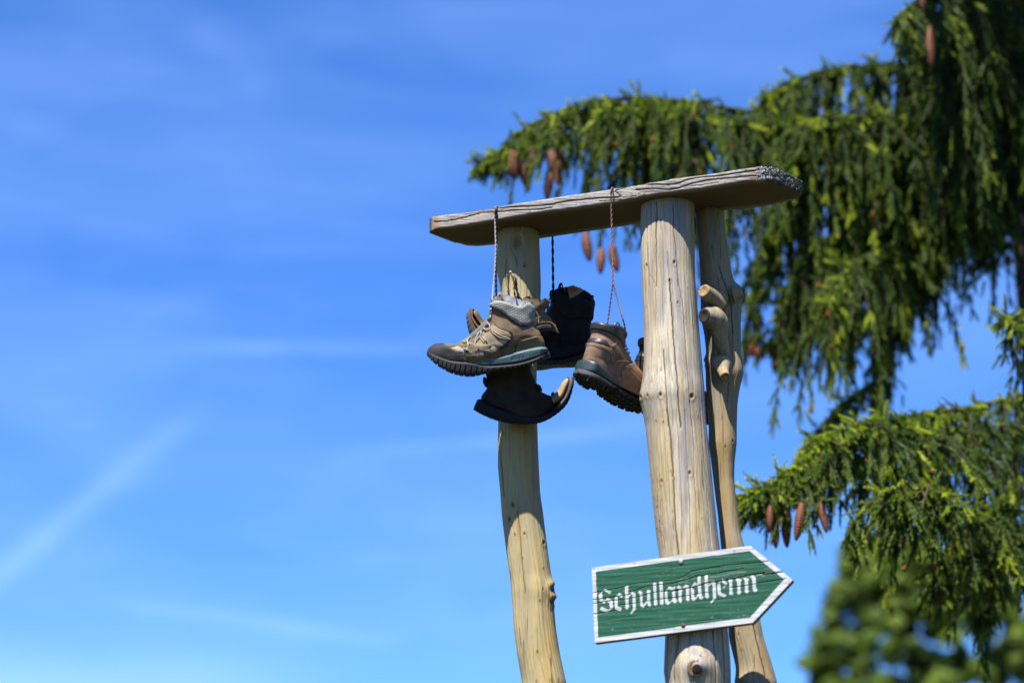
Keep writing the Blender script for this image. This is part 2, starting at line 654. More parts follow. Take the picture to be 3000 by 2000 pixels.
rowsA = [(640, 1457, 1580), (720, 1457, 1581), (771, 1454, 1583), (797, 1456, 1584), (820, 1461, 1584.5), (840, 1465, 1585), (865, 1468, 1584), (960, 1466, 1578), (1080, 1462, 1572), (1130, 1460, 1572),
         (1236, 1460, 1574), (1300, 1459, 1576), (1368, 1459, 1579), (1445, 1466, 1583), (1506, 1470, 1592), (1557, 1476, 1598), (1634, 1486, 1608), (1695, 1494, 1617), (1710, 1496, 1622), (1735, 1498, 1626), (1765, 1500.5, 1624),
         (1776, 1501, 1623), (1838, 1505, 1628), (1914, 1515, 1640), (2000, 1530, 1659)]
rowsB = [(560, 1879, 2036), (598, 1878, 2035), (644, 1877, 2034), (746, 1877, 2036), (800, 1880, 2036), (886, 1883, 2042.5), (972, 1887, 2049), (1058, 1886, 2057), (1101, 1883, 2060), (1139, 1877, 2064), (1157, 1873.5, 2065), (1172, 1873.5, 2065.5),
         (1185, 1877.5, 2066), (1208, 1883, 2067), (1250, 1891, 2070), (1353, 1901, 2081), (1455, 1910, 2091), (1557, 1921, 2101.5), (1623, 1930.6, 2110), (1740, 1944, 2122), (1863, 1950, 2133), (1925, 1949, 2136), (1967, 1947.5, 2138), (2000, 1952, 2139)]
rowsC = [(590, 2040, 2122), (644, 2040, 2123.5), (695, 2044, 2128), (797, 2051, 2143), (832, 2052, 2152), (843, 2052, 2174), (856, 2052, 2181), (874, 2052, 2179), (892, 2052, 2170), (933, 2053.6, 2170), (984, 2064, 2170), (1035, 2070, 2171), (1044, 2069, 2172.6), (1055, 2067, 2174), (1073, 2067, 2175.5), (1096, 2068, 2176.5),
         (1122, 2068, 2169.6), (1180, 2071, 2161), (1250, 2077, 2159), (1301, 2076, 2158.7), (1353, 2084, 2152.5), (1404, 2090, 2151), (1455, 2096, 2156), (1506, 2103, 2162), (1557, 2108, 2169), (1598, 2112, 2180), (1700, 2124, 2203), (1832, 2133.5, 2230), (1869, 2136, 2237), (1911, 2146, 2251), (1953, 2156, 2264), (2000, 2154.5, 2277)]

z5 = lambda x, y: (x / 3.564 + 1700, y / 3.564 + 1560)
z6 = lambda x, y: (x / 1.96 + 1400, y / 1.96 + 1200)
z4 = lambda x, y: (x / 3.484 + 1800, y / 3.484 + 800)
z3b = lambda x, y: (x / 3.92 + 1800, y / 3.92 + 440)
z2b = lambda x, y: (x / 3.92 + 1220, y / 3.92 + 440)


def L_(f, *pts):
    return [f(*p) for p in pts]


cracksB = [
    (L_(z3b, (480, 590), (490, 690), (485, 790), (475, 1000), (478, 1300), (480, 1568)), 1.5, 0.003),
    (L_(z3b, (675, 620), (678, 900), (705, 1080), (720, 1300), (735, 1568)), 1.3, 0.0025),
    (L_(z3b, (365, 660), (375, 950), (385, 1300), (400, 1568)), 1.1, 0.0018),
    (L_(z3b, (412, 600), (420, 820), (428, 1000)), 1.0, 0.0015),
    (L_(z3b, (530, 800), (555, 1050), (565, 1400), (570, 1560)), 1.0, 0.0015),
    (L_(z3b, (612, 1180), (630, 1490), (640, 1568)), 1.2, 0.002),
    (L_(z4, (562, 80), (578, 280), (600, 590), (618, 850), (640, 1050), (652, 1280), (680, 1568)), 1.9, 0.0045),
    (L_(z4, (650, 20), (665, 150), (700, 300), (722, 600), (740, 900), (765, 1200), (790, 1568)), 1.3, 0.002),
    (L_(z4, (350, 0), (410, 100), (440, 500), (455, 800), (480, 1000)), 1.0, 0.0015),
    (L_(z4, (545, 620), (570, 900), (590, 1100)), 1.0, 0.0015),
    (L_(z4, (500, 780), (515, 1000), (530, 1200), (540, 1400), (550, 1568)), 1.6, 0.0035),
    (L_(z4, (555, 1000), (575, 1200), (600, 1568)), 1.1, 0.002),
    (L_(z4, (740, 1180), (760, 1260), (800, 1568)), 1.0, 0.0015),
    (L_(z6, (1085, 0), (1100, 100), (1118, 300), (1125, 450), (1130, 600), (1140, 750), (1150, 830)), 1.9, 0.0045),
    (L_(z6, (1060, 0), (1075, 250), (1085, 420)), 1.0, 0.0015),
    (L_(z6, (1140, 0), (1155, 200), (1165, 420), (1175, 620)), 1.1, 0.002),
    (L_(z6, (1190, 0), (1200, 250), (1215, 500), (1225, 800)), 1.2, 0.002),
    (L_(z6, (1235, 100), (1245, 400), (1262, 700), (1275, 820)), 1.0, 0.0015),
    (L_(z6, (1280, 0), (1300, 300), (1320, 520), (1340, 780)), 1.0, 0.0015),
    (L_(z6, (1040, 380), (1050, 560), (1065, 700), (1075, 830)), 1.0, 0.0015),
    (L_(z5, (1035, 1050), (1030, 1200), (1010, 1350), (1000, 1568)), 1.5, 0.003),
    (L_(z5, (920, 1080), (918, 1250), (905, 1450), (912, 1568)), 1.5, 0.003),
    (L_(z5, (1150, 1050), (1155, 1140)), 1.2, 0.002),
    (L_(z5, (1375, 1030), (1380, 1250), (1400, 1568)), 1.4, 0.0025),
    (L_(z5, (1475, 1010), (1482, 1280), (1490, 1568)), 1.6, 0.0035),
    (L_(z5, (1255, 1050), (1270, 1200), (1330, 1300)), 1.2, 0.002),
]
knotsB = [(*z3b(370, 1320), 4.2, 1), (*z3b(688, 1285), 5.2, 1), (*z3b(635, 1488), 4, 1), (*z4(562, 65), 3.4, 1), (*z4(648, 298), 4, 1),
          (*z4(600, 592), 3, .9), (*z4(485, 707), 2, .8), (*z4(470, 1238), 6, .9), (*z4(335, 1245), 4.5, .8), (*z4(790, 1255), 6.5, .8), (*z4(265, 1260), 5, .6),
          (*z4(425, 1508), 3, 1), (*z4(497, 1517), 2.2, 1), (*z4(858, 1470), 3, 1), (*z4(323, 335), 2, .7), (*z4(750, 150), 1.8, .6), (*z4(340, 1485), 2, .8), (*z4(388, 1278), 2, .8),
          (*z6(1022, 65), 3, 1), (*z6(1065, 70), 3, .8), (*z6(1055, 410), 5, .6), (*z6(1217, 362), 5.5, .7), (*z6(1108, 352), 2.4, .7), (*z6(1030, 518), 2.6, .9), (*z6(1055, 518), 2.4, .9), (*z6(1118, 582), 2, .8), (*z6(1287, 622), 2.2, .8),
          (*z6(1045, 640), 2.4, .9), (*z6(1055, 655), 1.9, .9), (*z6(1040, 672), 2, .9), (*z6(1050, 700), 2, .8), (*z6(1268, 770), 1.8, .6), (*z6(985, 372), 2.2, .8)]
rk = np.random.default_rng(3)
for _ in range(26):
    knotsB.append((*z6(1020 + rk.normal(0, 14) + 20 * rk.random(), 300 + 520 * rk.random()), 1.2 + rk.random(), .75))
stainsB = [(*z4(770, 1240), 26, 22, .35), (*z3b(700, 1000), 7, 60, .35), (*z4(390, 400), 6, 90, .2)]
postB, infoB = build_post('post', rowsB, Y_B, M['wood_front'], cracksB, knotsB,
                          [(*z5(1225, 1390), 62, 85, 0.022), (*z5(1225, 1395), 24, 24, 0.008)], label='thickest silvery log post, nearest, carrying the sign',
                          stains=stainsB)
cracksA = [
    (L_(z6, (125, 230), (135, 330), (150, 500)), 1.5, 0.003),
    (L_(z6, (228, 580), (240, 680), (252, 850), (262, 960), (272, 1050)), 1.4, 0.002),
    (L_(z6, (340, 1260), (345, 1400), (375, 1500), (390, 1568)), 1.0, 0.0015),
    (L_(z2b, (1075, 1110), (1110, 1180), (1150, 1260), (1160, 1320)), 1.3, 0.002),
    (L_(z2b, (1030, 1250), (1025, 1400), (1030, 1568)), 1.4, 0.002),
    (L_(z6, (325, 1560), (330, 1440)), 0.9, 0.001),
]
knotsA = [(*z2b(1155, 1060), 17, .35), (*z2b(1243, 1325), 5, .9), (*z6(200, 545), 7, .85), (*z6(180, 628), 6, .95), (*z6(212, 717), 4, .95), (*z6(268, 710), 4.4, .95), (*z6(255, 852), 3.4, .9),
          (*z6(378, 762), 5, .95), (*z6(378, 910), 3, .8), (*z6(375, 1026), 3.6, .9), (*z6(358, 1098), 3.4, .8), (*z6(342, 1392), 4.5, .7), (*z6(430, 1032), 13, .8), (*z6(428, 1100), 9, .7), (*z6(336, 1557), 3.4, .9), (*z6(148, 135), 4, .5), (*z6(420, 1553), 2.4, .9), (*z6(124, 205), 3, .8)]
postA, infoA = build_post('post', rowsA, Y_A, M['wood_left'], cracksA, knotsA, [(*z6(425, 1040), 9, 26, 0.006)], n_front=190, n_back=40, dz=0.0042,
                          label='thin yellowish log post, curving to the right at its foot',
                          stains=[(*z6(232, 650), 7, 60, .7), (*z6(250, 800), 7, 70, .45), (*z6(270, 1000), 7, 50, .5), (*z6(262, 1440), 9, 36, .5), (*z6(450, 1290), 9, 60, .5), (*z6(230, 630), 20, 30, .3)])
z9 = lambda x, y: (x / 3.92 + 2000, y / 3.92 + 780)
cracksC = [
    (L_(z9, (415, 0), (470, 160), (520, 290), (555, 430), (565, 620), (575, 780)), 1.6, 0.003),
    (L_(z9, (505, 740), (500, 900), (495, 1020)), 1.4, 0.002),
    (L_(z9, (435, 830), (440, 950), (385, 1090)), 1.1, 0.0015),
    (L_(z9, (395, 120), (430, 330), (465, 480)), 1.1, 0.002),
    (L_(z9, (560, 600), (568, 1000), (560, 1300)), 1.0, 0.0015),
    (L_(z9, (525, 1330), (515, 1568)), 1.3, 0.002),
    (L_(z6, (1355, 30), (1350, 200), (1390, 480), (1410, 700)), 1.1, 0.0015),
    (L_(z5, (1600, 980), (1640, 1120), (1680, 1260), (1700, 1330)), 1.2, 0.002),
    (L_(z5, (1810, 960), (1850, 1150), (1900, 1350), (1940, 1510)), 1.9, 0.004),
    (L_(z5, (1780, 1200), (1820, 1400), (1870, 1560)), 1.0, 0.0015),
]
knotsC = [(*z9(460, 695), 11, .45), (*z9(452, 750), 3.6, 1), (*z6(1422, 210), 4, .8), (*z6(1462, 178), 3.5, .8), (*z6(1443, 280), 2.4, .8), (*z6(1495, 1283), 4, 1), (*z6(1514, 1375), 3.4, .9), (*z9(275, 1110), 6, .5)]
postC, infoC = build_post('post', rowsC, Y_C, M['wood_back'], cracksC, knotsC,
                          [(2108, 985, 26, 60, 0.010), (*z9(460, 710), 16, 24, 0.007), (*z9(455, 1190), 26, 34, 0.012), (*z9(300, 1080), 14, 16, 0.006), (*z5(1760, 1560), 30, 16, 0.012), (*z9(640, 1200), 14, 36, 0.004)], n_front=190, n_back=40, dz=0.0042,
                          label='gnarled brown log post with sawn branch stubs, farthest back', lean=lambda h: 0.040 * np.clip(h / 0.28, 0, 1),
                          stains=[(*z9(560, 950), 9, 60, .8), (*z9(590, 1250), 8, 60, .5), (*z5(1900, 1350), 12, 60, .5), (*z6(1400, 300), 10, 70, .45)])


def stub(post, a_uvd, b_uvd, r0, r1, mat, endmat, label=None, path=None, rad=None):
    """a sawn-off branch stub from a (inside the post) to b (the cut)"""
    A, B = np.array(a_uvd), np.array(b_uvd)
    t = np.linspace(0, 1, 12)[:, None]
    P = A + (B - A) * t
    r = r1 + (r0 - r1) * (1 - t[:, 0]) ** 2.2
    if path is not None:
        P = smoothline(np.array(path), 30)
        r = np.interp(np.linspace(0, 1, 30), np.linspace(0, 1, len(rad)), rad)
        A, B = P[-4], P[-1]
    V, f = tube(P, r, 28, cap=False)
    n = len(P)
    V = V.reshape(n, 28, 3)
    ctr = P[:, None, :]
    V = ctr + (V - ctr) * (1 + 0.17 * value_noise(V.reshape(-1, 3), 13, 5).reshape(n, 28)[..., None])
    z = np.zeros(n * 28)
    o = mk('branch_stub', V.reshape(-1, 3), f, mat, post, attrs={'crack': z, 'stain': z}, label=label)
    d = (B - A) / np.linalg.norm(B - A)
    rim = V[-1]
    rings = [rim]
    for s_ in (0.93, 0.62, 0.56, 0.3, 0.24, 0.02):
        off = 0.002 if s_ > 0.9 else (0.0005 if s_ in (0.56, 0.24) else 0.0015)
        rings.append(B + (rim - B) * s_ + d * off)
    mk('cut_face', np.concatenate(rings), grid_faces(len(rings), 28, True), endmat, post)
    return o


M['cut_pale'] = simple_mat('sawn pale end grain', (0.40, 0.26, 0.12), 0.8, 0.2, 0.45, 160, 0.6, 300, 0.002)
dC = project(np.array([0.5, Y_C + .040, 3.1]))[2]
dB = project(np.array([0.5, Y_B, 2.6]))[2]
dA = project(np.array([0.1, Y_A, 3.0]))[2]
stub(postC, atd(2098, 880, dC - .01), atd(2062, 853, dC - .050), .030, .0145, M['wood_back'], M['cut_pale'])
stub(postC, None or atd(2106, 935, dC - .02), atd(2065, 923, dC - .066), .03, .0185, M['stub_wood'], M['core'],
     path=[atd(2130, 1060, dC - .008), atd(2116, 1015, dC - .020), atd(2108, 978, dC - .026), atd(2102, 950, dC - .030), atd(2088, 930, dC - .044), atd(2064, 923, dC - .066)],
     rad=[.012, .018, .022, .027, .027, .0185], label='gnarled branch growing up along the log, sawn off dark')
stub(postC, atd(2112, 1072, dC - .03), atd(2123, 1102, dC - .072), .026, .0120, M['stub_wood'], M['cut_pale'])
stub(postC, atd(2150, 862, dC), atd(2178, 856, dC - .005), .020, .012, M['wood_back'], M['end_grain'])
stub(postB, atd(*z5(1215, 1375), dB - .09), atd(*z5(1218, 1418), dB - .150), .052, .0210, M['stub_wood'], M['cut_pale'])
cc_ = atd(*z5(1218, 1418), dB - .150)
dv_ = cc_ - atd(*z5(1215, 1375), dB - .09)
dv_ /= np.linalg.norm(dv_)
mk('heartwood', *tube(np.array([cc_ - dv_ * .004, cc_ + dv_ * .0050, cc_ + dv_ * .0056]), [.0115, .0115, .009], 18), M['core'], postB)

# the plank ---------------------------------------------------------------
fb = L_(z2b, (147, 948), (175, 925), (210, 905), (500, 862), (900, 800), (1400, 710), (1840, 655)) + L_(z3b, (0, 590), (350, 520), (600, 480), (1000, 435), (1540, 345), (1800, 350), (1950, 400), (2100, 462), (2160, 500))
bb = L_(z2b, (147, 950), (300, 1010), (445, 1066), (470, 1064), (580, 1095), (700, 1101), (890, 1085), (1410, 1015), (2352, 875)) + L_(z3b, (0, 887), (1265, 690), (1400, 682), (1500, 678), (1850, 620), (2000, 580), (2120, 545), (2165, 505))
ft = L_(z2b, (147, 778), (175, 760), (210, 752), (500, 715), (700, 678), (900, 655), (1100, 615), (1500, 555), (2352, 425)) + L_(z3b, (0, 440), (300, 385), (560, 345), (620, 343), (640, 326), (800, 305), (1200, 255), (1600, 192), (1700, 186), (1800, 190), (1900, 215), (2000, 265), (2150, 372), (2165, 400))
n = 620
fb_, bb_ = np.array(fb), np.array(bb)
uu = 1257.5 + (2352 - 1257.5) * (0.5 - 0.5 * np.cos(np.linspace(0.05, np.pi - 0.05, n)))
vf = np.interp(uu, fb_[:, 0], fb_[:, 1])
vb = np.interp(uu, bb_[:, 0], bb_[:, 1])
ft_ = np.array(ft)
vt = np.interp(uu, ft_[:, 0], ft_[:, 1])
k = np.ones(5) / 5
vf[2:-2] = np.convolve(vf, k, 'valid')
vb[2:-2] = np.convolve(vb, k, 'valid')
Fp = np.array([atz(a, b, ZB) for a, b in zip(uu, vf)])
Bp = np.array([atz(a, b, ZB) for a, b in zip(uu, vb)])
# thickness of the front edge: the point straight above Fp that projects to vt
dd = project(Fp)[2]
cosp = math.cos(PITCH)
th_ = (vf - vt) * dd / F / (cosp + math.sin(PITCH) * (vt - 1000) / F * -1)
th_ = np.clip(th_, 0.03, 0.05)
th_ += value_noise(Fp * np.array([1, 0, 0]), 9, 4) * 0.0006
rings = []
nf = 26
for i in range(n):
    t = np.linspace(0, 1, nf)
    fr_ = Fp[i] + np.outer(t, [0, 0, th_[i]])
    # rounded arrises
    e = np.minimum(t, 1 - t) * th_[i]
    inn = np.clip(1 - e / 0.0035, 0, 1) ** 2 * 0.0022
    nrm = (Bp[i] - Fp[i])
    L = np.linalg.norm(nrm)
    nrm = nrm / (L + 1e-9)
    fr_ = fr_ + np.outer(np.minimum(inn, L * .4), nrm)
    tb = np.linspace(0, 1, 8)[1:-1]
    top = fr_[-1] + np.outer(tb, (Bp[i] + [0, 0, th_[i]]) - fr_[-1])
    bk = (Bp[i] + [0, 0, th_[i]]) - np.outer(np.linspace(0, 1, 6), [0, 0, th_[i]])
    bot = Bp[i] + np.outer(tb, fr_[0] - Bp[i])
    rings.append(np.concatenate([fr_, top, bk, bot]))
PL = np.array(rings)
nc = PL.shape[1]
cr_pl = [
    (L_(z2b, (230, 748), (600, 706), (900, 668), (1100, 652), (1500, 632), (1700, 592), (1900, 567), (2200, 546), (2352, 535)) + L_(z3b, (0, 462), (200, 410), (300, 393), (560, 392), (700, 392), (850, 335), (1000, 308), (1200, 295), (1500, 250), (1620, 237)), 1.7, 0.004),
    (L_(z2b, (200, 822), (350, 815), (560, 772), (740, 720), (890, 712), (1200, 685), (1400, 682), (1560, 655)), 1.4, 0.003),
    (L_(z2b, (2100, 585), (2352, 570)) + L_(z3b, (0, 540), (130, 540), (250, 528)), 1.2, 0.002),
    (L_(z3b, (250, 455), (450, 440), (600, 452), (720, 440), (900, 380), (1100, 340), (1400, 312), (1580, 294), (1700, 306)), 1.7, 0.004),
    (L_(z3b, (300, 480), (600, 470), (800, 420), (1000, 400), (1200, 370)), 1.0, 0.0015),
    (L_(z2b, (560, 740), (760, 705), (1000, 690)), 0.9, 0.0012),
]
fu, fv, _ = project(PL[:, :nf].reshape(-1, 3))
pp = np.stack([fu, fv], -1)
D = np.zeros(len(pp))
Ck = np.zeros(len(pp))
for pts, w, dpt in cr_pl:
    q = resample(pts, 90)
    q[:, 1] += np.random.default_rng(int(pts[0][0])).normal(0, 0.35, 90)
    d = seg_dist(pp, q)
    e = np.exp(-(d / w) ** 2)
    D = np.minimum(D, -dpt * e)
    Ck = np.maximum(Ck, np.clip(e * 1.1 - .1, 0, .95))
D += value_noise(np.stack([fu / 60, fv / 3.0, fu * 0], -1), 1.0, 9) * 0.0006
for (u, v, r_) in ((*z2b(762, 690), 5), (*z2b(1303, 712), 3.2), (*z3b(282, 505), 4), (*z3b(620, 400), 7)):
    d = np.hypot((pp[:, 0] - u) * .7, pp[:, 1] - v)
    D -= 0.002 * np.exp(-(d / r_ / .6) ** 2)
    Ck = np.maximum(Ck, .75 * np.exp(-(d / r_ / .55) ** 4))
outn = (Fp - Bp)
outn /= np.linalg.norm(outn, axis=1)[:, None] + 1e-9
PL[:, :nf] += (D.reshape(n, nf)[..., None]) * outn[:, None, :]
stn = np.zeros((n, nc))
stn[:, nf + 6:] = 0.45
stn[:, :nf] = (np.exp(-((uu - 1277) / 11) ** 2) * .8 + np.exp(-((uu - 2205) / 8) ** 2) * .55)[:, None]
ckn = np.zeros((n, nc))
ckn[:, :nf] = Ck.reshape(n, nf)
ckn = np.maximum(ckn, (np.exp(-((uu - 1258) / 8) ** 4) * .8 + np.clip((uu - 2228) / 30, 0, 1) * .72)[:, None] * (np.arange(nc) < nf + 6)[None])
V = PL.reshape(-1, 3)
V = np.vstack([V, PL[0].mean(0), PL[-1].mean(0)])
j = np.arange(nc)
f = [grid_faces(n, nc, True), np.stack([np.full(nc, n * nc), (j + 1) % nc, j], -1), np.stack([np.full(nc, n * nc + 1), (n - 1) * nc + j, (n - 1) * nc + (j + 1) % nc], -1)]
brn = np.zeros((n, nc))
brn[:, nf + 12:] = 0.85  # underside: brown unweathered wood, darkened further in colour to deepen its shade
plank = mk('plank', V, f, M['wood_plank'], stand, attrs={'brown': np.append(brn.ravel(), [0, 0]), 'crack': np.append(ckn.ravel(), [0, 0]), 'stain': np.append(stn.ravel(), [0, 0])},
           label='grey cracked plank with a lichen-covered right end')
# make sure the plank's faces look outwards
import bmesh
for ob in (plank,):
    bm = bmesh.new()
    bm.from_mesh(ob.data)
    bmesh.ops.recalc_face_normals(bm, faces=bm.faces)
    bm.to_mesh(ob.data)
    bm.free()


def blob(c, r, seed, nrow=5, ncol=8, squash=(1, 1, 1)):
    rg = np.random.default_rng(seed)
    ph = np.linspace(0.15, np.pi - 0.15, nrow)
    t = np.linspace(0, 2 * np.pi, ncol, endpoint=False)
    V = np.stack([np.outer(np.sin(ph), np.cos(t)), np.outer(np.sin(ph), np.sin(t)), np.outer(np.cos(ph), np.ones(ncol))], -1)
    V = V * (1 + rg.normal(0, 0.22, (nrow, ncol))[..., None]) * r * np.array(squash)
    return V.reshape(-1, 3) + c, [grid_faces(nrow, ncol, True)]


# lichen crust on the right end
def lichen(nn, mat, u0, u1, seed, rmin, rmax, bias):
    rg = np.random.default_rng(seed)
    parts = []
    for q in range(nn):
        u = u0 + (u1 - u0) * rg.random() ** bias
        i = int(np.argmin(abs(uu - u)))
        t = rg.random() ** 0.75
        p = PL[i, int(t * (nf - 1))] + outn[i] * 0.001
        if rg.random() < .25:
            p = p + np.array([0, 0, 0.001]) + rg.random() * 0.02 * -outn[i]
        parts.append(blob(p, rmin + (rmax - rmin) * rg.random() ** 2, int(rg.integers(1e6)), 4, 6))
    V, f = join(parts)
    return mk('lichen', V, f, mat, plank, kind='stuff', smooth=False)


lichen(900, M['lichen_dark'], 2236, 2350, 3, 0.0012, 0.0032, .7)
lichen(420, M['lichen'], 2216, 2351, 5, 0.0009, 0.0026, 1.0)
lichen(50, M['lichen'], 2216, 2300, 6, 0.002, 0.0042, 1.2)


def nail(u, v, d, length, r, mat, dirv, parent, name='nail'):
    P0 = atd(u, v, d)
    dv = np.array(dirv, float)
    dv /= np.linalg.norm(dv)
    P = [P0 - dv * length, P0 - dv * 0.0008, P0 - dv * 0.0007, P0, P0 + dv * .0006]
    return mk(name, *tube(np.array(P), [r, r, r * 2.2, r * 2.2, r * 1.4], 12), mat, parent)


nail(1495, 795.5, dA - .105, 0.075, 0.0014, M['steel'], (-.25, -.8, .55), stand)
nail(*z5(905, 1418), dB - .06, 0.03, 0.006, M['rust'], (-.95, -.3, 0.1), stand, 'rusty_bolt')


# ------------------------------------------------------------------ direction sign
z5 = lambda x, y: (x / 3.564 + 1700, y / 3.564 + 1560)
sgn = [z5(120, 363), z5(1778, 134), z5(2219, 492), z5(1803, 936), z5(151, 1147)]     # TL TR TIP BR BL
YAW = math.radians(13.0)
SN = np.array([-math.sin(YAW), -math.cos(YAW), 0.0])          # face normal, towards the viewer
SP = atd(*z5(1130, 650), dB - 0.066 - 0.042)
SP[2] = SP[2]


def on_sign(u, v, lift=0.0):
    d = raydir(u, v)
    P0 = SP + SN * lift
    t = ((P0 - CAM) @ SN) / (d @ SN)
    return CAM + d * t


def on_sign_many(UV, lift):
    D_ = FW[None] + RX[None] * ((UV[:, 0:1] - 1500) / F) + UP[None] * ((1000 - UV[:, 1:2]) / F)
    t = ((SP - CAM) @ SN) / (D_ @ SN)
    return CAM + D_ * t[:, None] + SN * np.asarray(lift).reshape(-1, 1)


def sign_mat(name, col, worn, rough=0.62, chips=0.5, spec=0.2, streak=0.35):
    m, g, b = mat_new(name, rough, spec)
    tc = g.n('ShaderNodeTexCoord')
    co = g.mapping(tc.outputs['Object'], (1, 1, 1), (0, 0, 0), (0, math.radians(7.5), 0))
    n1 = g.noise(g.mapping(co, (7, 40, 60)), 1.0, 5, 0.65, 0.4)
    n2 = g.noise(g.mapping(co, (22, 60, 190)), 1.0, 5, 0.7)
    n3 = g.noise(g.mapping(co, (60, 60, 420)), 1.0, 4, 0.7)
    n4 = g.noise(co, 9, 3, 0.5)
    c = g.mix(g.ramp(n1, [(0.35, 0), (0.65, 1)]), tuple(x * 0.84 for x in col), tuple(min(1, x * 1.12) for x in col))
    w = g.math('MULTIPLY', g.ramp(n2, [(0.60, 0), (0.70, 1)]), g.ramp(n4, [(0.45, 0), (0.62, chips)]))
    c = g.mix(w, c, worn)
    c = g.mix(g.math('MULTIPLY', g.ramp(n3, [(0.28, 1), (0.42, 0)]), streak), c, tuple(x * 0.3 for x in col))
    c = g.mix(attr(g, 'stain'), c, (0.30, 0.28, 0.23))
    c = g.mix(attr(g, 'crack'), c, (0.012, 0.014, 0.012))
    c = g.mix(1.0, c, (KA, KA, KA), 'MULTIPLY')
    g.l(c, b.inputs['Base Color'])
    h = g.math('ADD', g.math('MULTIPLY', n3, 0.8), g.math('MULTIPLY', n2, 0.4))
    bump(g, b, h, 0.5, 0.0008)
    return m


M['green'] = sign_mat('weathered green paint', (0.016, 0.118, 0.066), (0.26, 0.30, 0.24), chips=0.8, streak=0.5)
M['white'] = sign_mat('aged white paint', (0.66, 0.67, 0.67), (0.36, 0.35, 0.31), chips=0.55, streak=0.10)
M['board'] = wood_mat('raw board edge', (0.26, 0.21, 0.15), (0.28, 0.19, 0.10), (0.20, 0.17, 0.13), along='x', seed=3.0)

st = thing('direction_sign', 'green arrow board with white border and blackletter writing, screwed across the front log', 'sign', SP)
sgn_a = np.array(sgn)
TL, TR, TIP, BR, BL = sgn_a
NB, NA = 200, 420
bs = np.linspace(0, 1, NB)
Lc = TL + (BL - TL) * bs[:, None]
# arrow outline on the right: tip reached at the fraction where the tip lies between TR and BR
ftip = 0.515
Rc = np.where(bs[:, None] < ftip, TR + (TIP - TR) * (bs[:, None] / ftip), TIP + (BR - TIP) * ((bs[:, None] - ftip) / (1 - ftip)))
aa = np.linspace(0, 1, NA)
UV = Lc[:, None, :] + (Rc - Lc)[:, None, :] * aa[None, :, None]
uvf = UV.reshape(-1, 2)
za = lambda x, y: (x / 9.046 + 1740, y / 9.046 + 1680)
zb_ = lambda x, y: (x / 9.046 + 1980, y / 9.046 + 1660)
sign_cracks = [
    (L_(za, (0, 500), (240, 460), (380, 430), (600, 390), (830, 330), (920, 290), (1200, 235), (1580, 205), (1800, 195), (2100, 165), (2352, 85)) + L_(zb_, (400, 130), (700, 60), (1200, 10)), 1.0, .0015, .75),
    (L_(za, (-60, 700), (0, 690), (260, 655), (600, 600), (830, 560), (1000, 540)), 1.1, .002, .85),
    (L_(za, (900, 475), (1050, 455), (1200, 400), (1400, 320), (1700, 295), (1900, 275), (2100, 250), (2352, 180)) + L_(zb_, (300, 330), (560, 250), (800, 210), (1100, 165), (1500, 90), (1800, 40)), 1.2, .002, .9),
    (L_(za, (-60, 800), (0, 790), (300, 730), (600, 700), (850, 670), (1150, 620), (1450, 530), (1600, 495), (1800, 475), (2100, 440), (2352, 410)), 1.2, .002, .9),
    (L_(zb_, (-100, 650), (0, 628), (350, 555), (650, 478), (800, 430), (1100, 388), (1350, 345), (1600, 300), (1900, 222), (2352, 155)) + L_(z5, (1900, 438), (2120, 408)), 1.7, .0035, 1),
    (L_(za, (-60, 1080), (0, 1070), (200, 1035), (400, 1000), (620, 965)), 1.1, .002, .8),
    (L_(za, (620, 830), (1000, 790), (1300, 745), (1600, 700), (1900, 660), (2352, 600)) + L_(zb_, (0, 810), (300, 760), (600, 710), (900, 670)), 1.0, .0015, .7),
    (L_(zb_, (1450, 545), (1700, 520), (1900, 480), (2352, 400)) + L_(z5, (1900, 520), (2150, 475)), 1.2, .002, .85),
    (L_(z5, (1150, 400), (1500, 340), (1750, 320), (1900, 305), (1990, 295)), 1.1, .002, .8),
    (L_(z5, (135, 930), (240, 915), (400, 890), (600, 870)), .9, .001, .5),
    (L_(z5, (130, 625), (200, 612)), .9, .001, .7),
    (L_(z5, (700, 980), (1100, 940), (1500, 890)), .8, .0008, .3),
    (L_(z5, (1150, 730), (1500, 690), (1850, 640)), .8, .0008, .4),
    (L_(z5, (300, 480), (600, 420), (900, 370), (1300, 320)), .7, .0006, .3),
]
Dp = np.zeros(len(uvf))
Ck = np.zeros(len(uvf))
for pts, w, dpt, dark in sign_cracks:
    q = resample(np.array(pts), 70)
    q[1:-1, 1] += np.random.default_rng(int(abs(pts[0][1]))).normal(0, 0.45, 68)
    near = (uvf[:, 1] > q[:, 1].min() - 6) & (uvf[:, 1] < q[:, 1].max() + 6)
    d = seg_dist(uvf[near], q)
    e = np.exp(-(d / w / .8) ** 2)
    Dp[near] = np.minimum(Dp[near], -dpt * e)
    Ck[near] = np.maximum(Ck[near], dark * e)
for (x, y, r_, a) in ((565, 325, 4, .8), (1608, 190, 4.5, .8), (1608, 215, 3, .9), (1185, 243, 2, .6), (140, 372, 4, .7), (1805, 165, 3, .7), (985, 1005, 3, .7), (1470, 210, 1.6, .6), (160, 870, 1.5, .6), (1765, 895, 2.2, .5), (1940, 270, 1.4, .6), (870, 325, 1.5, .5), (570, 350, 1.6, .7)):
    u, v = z5(x, y)
    Ck = np.maximum(Ck, a * np.exp(-(np.hypot(uvf[:, 0] - u, uvf[:, 1] - v) / r_ / .8) ** 4))
Stn = np.zeros(len(uvf))
rs = np.random.default_rng(12)
